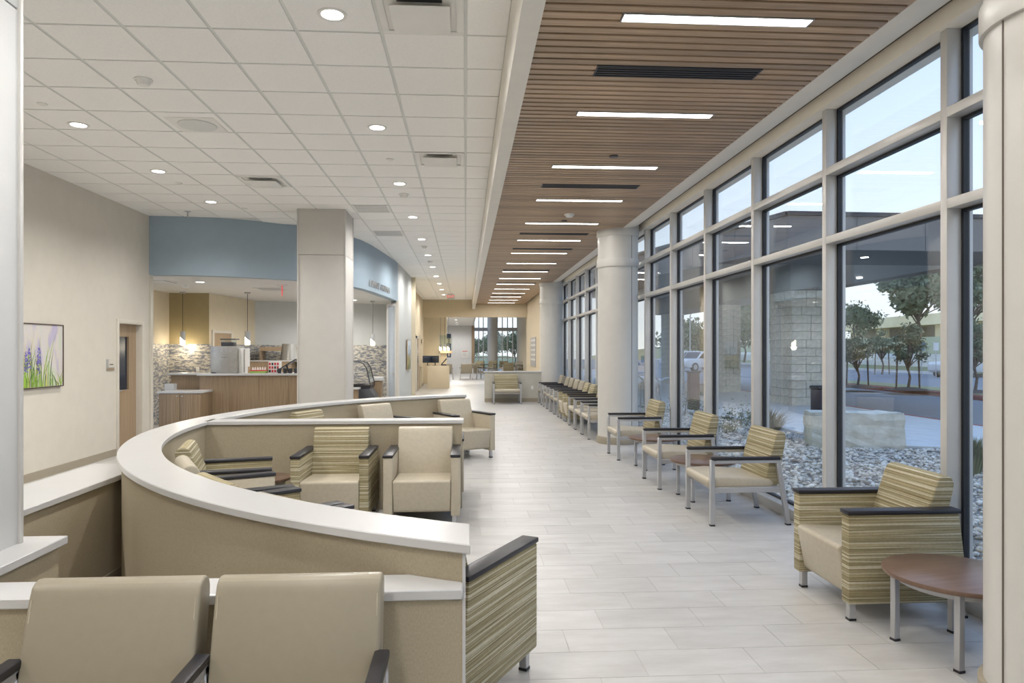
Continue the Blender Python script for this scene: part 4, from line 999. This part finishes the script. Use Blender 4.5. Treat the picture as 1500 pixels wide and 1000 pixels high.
def stone_pillar(x, y, label, w=1.5, h=3.5, rows=14):
    t = thing('stone_pillar', label, 'pillar', (x, y, -.05), CA, 'limestone canopy pillars')
    MB().box(-w / 2 + .03, w / 2 - .03, -w / 2 + .03, w / 2 - .03, 0, h).build('core', M_MORTAR, t)
    rg = random.Random(int(x * 10)); rh = h / rows
    if not BC:
        for ln in (.3, .45, .6, .75):
            me = MB().box(.006, ln - .006, 0, .05, .006, rh - .006).mesh('ashlar', bevel=.006, seg=1); me.materials.append(M_STONE); BC.append((ln, me))
    for side in range(4):
        for r_ in range(rows):
            u = 0; seq = []
            while u < w - 1e-6:
                opts = [b_ for b_ in BC if b_[0] <= w - u + 1e-6 and abs(w - u - b_[0]) not in (.15,)]
                opts = [b_ for b_ in opts if w - u - b_[0] < 1e-6 or w - u - b_[0] >= .299]
                b_ = rg.choice(opts); seq.append((u, b_[1])); u += b_[0]
            for u, me in seq:
                o = link('stone', me, t); a = side * R(90); c, s_ = math.cos(a), math.sin(a)
                lx, ly = -w / 2 + u, -w / 2 - rg.uniform(0, .012); o.location = (lx * c - ly * s_, lx * s_ + ly * c, r_ * rh); o.rotation_euler = (0, 0, a)
stone_pillar(10.62, 21.3, 'nearest limestone pillar under the canopy')
stone_pillar(10.5, 27.6, 'second limestone pillar under the canopy', .9)
stone_pillar(10.4, 34.5, 'far limestone pillar under the canopy', .9)
def leafmat(name, c1, c2):
    m, nt, b = newmat(name); g = nt.nodes.new('ShaderNodeNewGeometry'); f = noise(nt, g.outputs['Position'], 3.0, 2)
    r = ramp(nt, [(.35, c1), (.65, c2)]); nt.links.new(f, r.inputs[0]); nt.links.new(r.outputs[0], b.inputs['Base Color']); b.inputs['Roughness'].default_value = .7; return m
M_LEAF = leafmat('oak_leaf', (.13, .165, .09), (.24, .28, .16)); M_LEAF2 = leafmat('shrub_leaf', (.09, .12, .06), (.20, .22, .11)); M_DRY = leafmat('dry_grass', (.22, .18, .11), (.36, .31, .2))
def leaves(n, blobs, size, seed, flat=.5):
    rng = np.random.default_rng(seed); mb = MB()
    for k in range(n):
        c, r = blobs[k % len(blobs)]
        d_ = rng.normal(size=3); d_ /= np.linalg.norm(d_); p = np.array(c) + d_ * r * abs(rng.normal(.62, .34)) * np.array([1, 1, .8])
        u = rng.normal(size=3); u /= np.linalg.norm(u); w = np.cross(u, rng.normal(size=3)); w /= np.linalg.norm(w); s_ = size * rng.uniform(.6, 1.3)
        mb.add([p - u * s_, p + w * s_ * flat, p + u * s_, p - w * s_ * flat], [(0, 1, 2, 3)])
    return mb
def tree(label, x, y, z, h, cr, seed, n=4200, group='trees beyond the drive', size=None, stakes=False):
    t = thing('tree', label, 'tree', (x, y, z), 0, group); rg = random.Random(seed)
    th = h * .36; tr = h * .016
    mb = MB().tube([(0, 0, 0), (.03 * h, 0, th * .5), (0, .02 * h, th), (.02 * h, 0, h * .75)], [tr * 1.3, tr, tr * .8, tr * .25], 8)
    blobs = []
    for k in range(18):
        a = rg.uniform(0, 6.28); rr_ = cr * rg.uniform(.15, .85); zz = h * (.46 + .46 * rg.random() * (1 - .45 * rr_ / cr))
        c = (rr_ * math.cos(a), rr_ * math.sin(a), zz); blobs.append((c, cr * rg.uniform(.22, .4)))
        mb.tube([(0, .01 * h, th * rg.uniform(.7, 1)), (c[0] * .6, c[1] * .6, th + (zz - th) * .55), c], [tr * .5, tr * .35, tr * .12], 5)
    blobs.append(((0, 0, h * .86), cr * .45))
    mb.build('trunk', M_BARK, t); leaves(n, blobs, size or cr * .075, seed).build('foliage', M_LEAF, t, smooth=False)
    if stakes:
        for s in (-1, 1): MB().bar((s * .5, 0, 0), (s * .45, 0, h * .5), .05).build('stake', M_BARK, t)
    return t
def PW_(px, Y):        # world X on the depth plane Y seen at picture column px (used only while laying out the far background)
    u = (px - 744) / 1020; th = math.atan2(62, 1020); s_, c = math.sin(th), math.cos(th); zc = Y / (c - u * s_); return zc * s_ + u * zc * c
tree('big live oak before the overpass', PW_(1345, 56), 56, 1.8, 7.6, 3.6, 1, 9000)
tree('big live oak at the right edge of the windows', PW_(1425, 54), 54, 1.6, 8.2, 3.2, 2, 8000)
tree('smaller oak left of the overpass', PW_(1250, 66), 66, 2.2, 4.0, 2.3, 3)
tree('broad tree seen left of the near stone pillar', PW_(1118, 70), 70, .5, 7.5, 4.0, 4)
tree('tree seen between the two stone pillars', PW_(1090, 78), 78, .2, 6.5, 4.6, 5)
tree('low distant tree beyond the lamp post', PW_(1012, 92), 92, -.1, 5.2, 4.5, 6)
for k, (px, Y, h_, lb) in enumerate(((1256, 29.5, 2.7, 'staked young tree on the island nearest the stone pillar'), (1330, 27.5, 2.9, 'staked young tree in the middle of the island'), (1428, 25.5, 3.0, 'staked young tree on the island at the right'), (1292, 45, 3.2, 'young tree behind the parking lane'))):
    tr_ = tree(lb, 19.6 if Y < 40 else 34.0, Y, .0, h_, .85, 20 + k, 3600, 'young staked trees', .06, True)
    tr_.location.x = PW_(px, Y)
    if Y < 40:
        m_ = tag(MB().cyl((0, 0), .9, 0, .1, 16, .3).build('mulch_ring', M_MULCH), 'dark mulch ring under the ' + lb.replace('staked ', ''), 'mulch'); m_.location = (PW_(px, Y), Y, .01)
# shrubs by the glass
def shrub(label, x, y, r, seed, mt=None, n=500, tall=1., size=.035):
    t = thing('shrub', label, 'shrub', (x, y, -.06), 0, 'low shrubs in the gravel')
    leaves(n, [((0, 0, r * .7 * tall), r), ((r * .5, 0, r * .5 * tall), r * .7), ((-r * .5, .1, r * .5 * tall), r * .7)], size, seed, .35).build('foliage', mt or M_LEAF2, t, smooth=False)
    MB().tube([(0, 0, 0), (.02, 0, r * .5), (.05, 0, r)], [.015, .012, .006], 5).build('stem', M_BARK, t)
def tuft(label, x, y, r, h, seed, mt, n=160):
    t = thing('grass_tuft', label, 'grass', (x, y, -.06), 0, 'ornamental grasses in the gravel'); rg = random.Random(seed); mb = MB()
    for k in range(n):
        a = rg.uniform(0, 6.28); q_ = rg.uniform(.1, 1) * r; hh = h * rg.uniform(.6, 1.1); w = .006
        bx_, by_ = .08 * math.cos(a), .08 * math.sin(a); ex_, ey_ = q_ * math.cos(a), q_ * math.sin(a); nx_, ny_ = -math.sin(a) * w, math.cos(a) * w
        mb.add([(bx_ + nx_, by_ + ny_, 0), (bx_ - nx_, by_ - ny_, 0), ((bx_ + ex_) / 2 - nx_, (by_ + ey_) / 2 - ny_, hh * .8), ((bx_ + ex_) / 2 + nx_, (by_ + ey_) / 2 + ny_, hh * .8), (ex_, ey_, hh)], [(0, 1, 2, 3), (3, 2, 4)])
    mb.build('blades', mt, t, smooth=False)
shrub('round green shrub behind the middle framed chair', 6.03, 14.96, .42, 1)
shrub('grey green shrub behind the far framed chair', 5.7, 17.8, .5, 2)
tuft('dry feathery grass beside the limestone pillar', 5.75, 12.95, .62, .55, 3, M_DRY, 700)
tuft('green grass tuft outside the right window', 6.9, 9.1, .35, .5, 4, M_LEAF2, 400)
tuft('green grass tuft near the column base outside', 4.6, 5.6, .18, .4, 5, M_LEAF2, 120)
shrub('small dark shrub at the foot of the dry grass', 5.3, 13.9, .22, 6, None, 240)
# bike rack, sign post
for k in range(3):
    t = thing('bike_rack', ['steel bike hoop outside, nearest the post', 'middle steel bike hoop outside', 'steel bike hoop outside, nearest the column'][k], 'bike rack', (5.75 - .25 * k, 19.5 + k * .95, -.05), 0, 'bike hoops')
    r_ = .3; pts = [(-r_, 0, 0), (-r_, 0, .6)] + [(-r_ * math.cos(a), 0, .6 + r_ * math.sin(a)) for a in [i * math.pi / 8 for i in range(1, 8)]] + [(r_, 0, .6), (r_, 0, 0)]
    MB().tube(pts, .025, 8).build('hoop', M_STEEL, t)
    for s in (-1, 1): MB().cyl((s * r_, 0), .06, 0, .012, 12).build('foot_plate', M_STEEL, t)
bo = thing('sign_bollard', 'brown metal post on the sidewalk by the bike hoops', 'post', (6.45, 19.4, -.05)); MB().box(-.14, .14, -.14, .14, 0, 1.05).build('post', plain('brown_post', (.13, .06, .06), .5), bo, bevel=.02); MB().box(-.16, .16, -.16, .16, 1.05, 1.09).build('cap', M_DARK, bo)
# lamp post
lp = thing('street_lamp', 'tall thin street lamp beyond the drive', 'street lamp', (PW_(1011, 75), 75, 0)); MB().cyl((0, 0), .1, 0, 5.4, 10, .06).build('pole', M_STEEL, lp); MB().tube([(0, 0, 5.4), (.3, 0, 5.9), (2.0, 0, 6.3)], .05, 6).build('arm', M_STEEL, lp); MB().box(1.9, 2.6, -.12, .12, 6.25, 6.37).build('lamp_head', M_STEEL, lp)
# cars
def car(label, x, y, z, rz, col, L=4.8):
    t = thing('car', label, 'car', (x, y, z), rz, 'parked cars'); pm = plain('car_paint_%d' % len(bpy.data.materials), col, .25)
    h = L / 2
    MB().prism([(-h, .45), (-h, .85), (-h + .15, .98), (-h + 1.2, 1.05), (-h + 1.75, 1.62), (h - 1.0, 1.66), (h - .1, 1.05), (h, .85), (h, .42), (h - .2, .32), (-h + .2, .32)], -.9, .9, 1).build('body', pm, t, bevel=.06)
    for s in (-1, 1):
        ys = sorted((s * .9, s * .906)); MB().prism([(-h + 1.35, 1.08), (-h + 1.85, 1.54), (-.1, 1.57), (-.1, 1.08)], ys[0], ys[1], 1).build('side_window', M_SCREEN, t)
        MB().prism([(.0, 1.08), (.0, 1.57), (h - 1.1, 1.57), (h - .5, 1.08)], ys[0], ys[1], 1).build('side_window', M_SCREEN, t)
        for xx in (-h + .95, h - .95):
            w_ = MB().cyl((0, 0), .36, -.12, .12, 24).build('wheel', M_BLACK, t); w_.matrix_local = Matrix.Translation((xx, s * .82, .36)) @ Matrix.Rotation(R(90), 4, 'X')
            MB().cyl((0, 0), .22, -.125, .125, 16).build('hubcap', M_STEEL, w_)
    MB().prism([(-h + 1.22, 1.07), (-h + 1.74, 1.58), (-h + 1.72, 1.6), (-h + 1.19, 1.08)], -.78, .78, 1).build('windscreen', M_SCREEN, t)
car('white car at the parking lane behind the young trees', 33.0, 44.0, -.15, R(20), (.7, .7, .68), 5.2)
car('white car far beyond the drive, left', PW_(1000, 70), 70, -.15, R(30), (.7, .72, .74))
car('white car far beyond the drive, by the pillar', PW_(1026, 58), 58, -.15, R(25), (.75, .75, .75))
# overpass
op = thing('highway_overpass', 'pale concrete highway overpass in the distance', 'bridge', (0, 0, 0))
a, b_ = Vector((PW_(1225, 120), 120, 0)), Vector((PW_(1500, 92), 92, 0))
dv_ = (b_ - a); n2_ = Vector((-dv_.y, dv_.x, 0)).normalized()
def deck(z0, z1, off, th, name, mt):
    p = [a + n2_ * off, b_ + n2_ * off, b_ + n2_ * (off + th), a + n2_ * (off + th)]
    sl_ = [0, 1.2, 1.2, 0]
    MB().add([(v.x, v.y, z0 + s_) for v, s_ in zip(p, sl_)] + [(v.x, v.y, z1 + s_) for v, s_ in zip(p, sl_)], [(3, 2, 1, 0), (4, 5, 6, 7), (0, 1, 5, 4), (1, 2, 6, 5), (2, 3, 7, 6), (3, 0, 4, 7)]).build(name, mt, op, smooth=False)
deck(4.9, 5.9, 0, 9, 'deck', M_BRIDGESUN); deck(5.9, 6.6, 0, .4, 'barrier', M_BRIDGESUN); deck(1.5, 4.9, 6, .5, 'abutment_wall', M_STONE)
for k in range(6):
    p = a.lerp(b_, (k + .5) / 6) + n2_ * 2; MB().box(p.x - .7, p.x + .7, p.y - .7, p.y + .7, 2, 5.3 + 1.2 * (k + .5) / 6).build('pier', M_BRIDGESUN, op)
MB().box(-1.2, 1.2, -1, 1, 0, 1.3).build('truck_box', plain('truck_yellow', (.65, .42, .05), .5), op).location = (a.lerp(b_, .22) + Vector((0, 3, 6.2)))
# two parking signs
for k, (px, Y) in enumerate(((1350, 41), (1371, 42))):
    t = thing('parking_sign', ['blue parking sign post behind the island', 'white parking sign post nearest the car'][k], 'sign', (PW_(px, Y), Y, -.1)); MB().cyl((0, 0), .03, 0, 2.2, 8).build('post', M_STEEL, t); MB().box(-.17, .17, -.03, -.01, 1.7, 2.2).build('plate', M_WHITEP if k else plain('sign_blue', (.2, .35, .6), .5), t)
# trees seen through the far lobby glass
for k, (x, y, hh) in enumerate(((.5, 72, 5.0), (2.6, 78, 5.6), (5.2, 74, 6.2), (7.6, 84, 6.0), (3.9, 90, 7.0))):
    tree('tree beyond the far lobby windows, %s from the left' % ['first', 'second', 'fourth', 'last', 'third'][k], x, y, -.08, hh * .62, 1.7, 31 + k, 3600, 'trees beyond the lobby', .12)
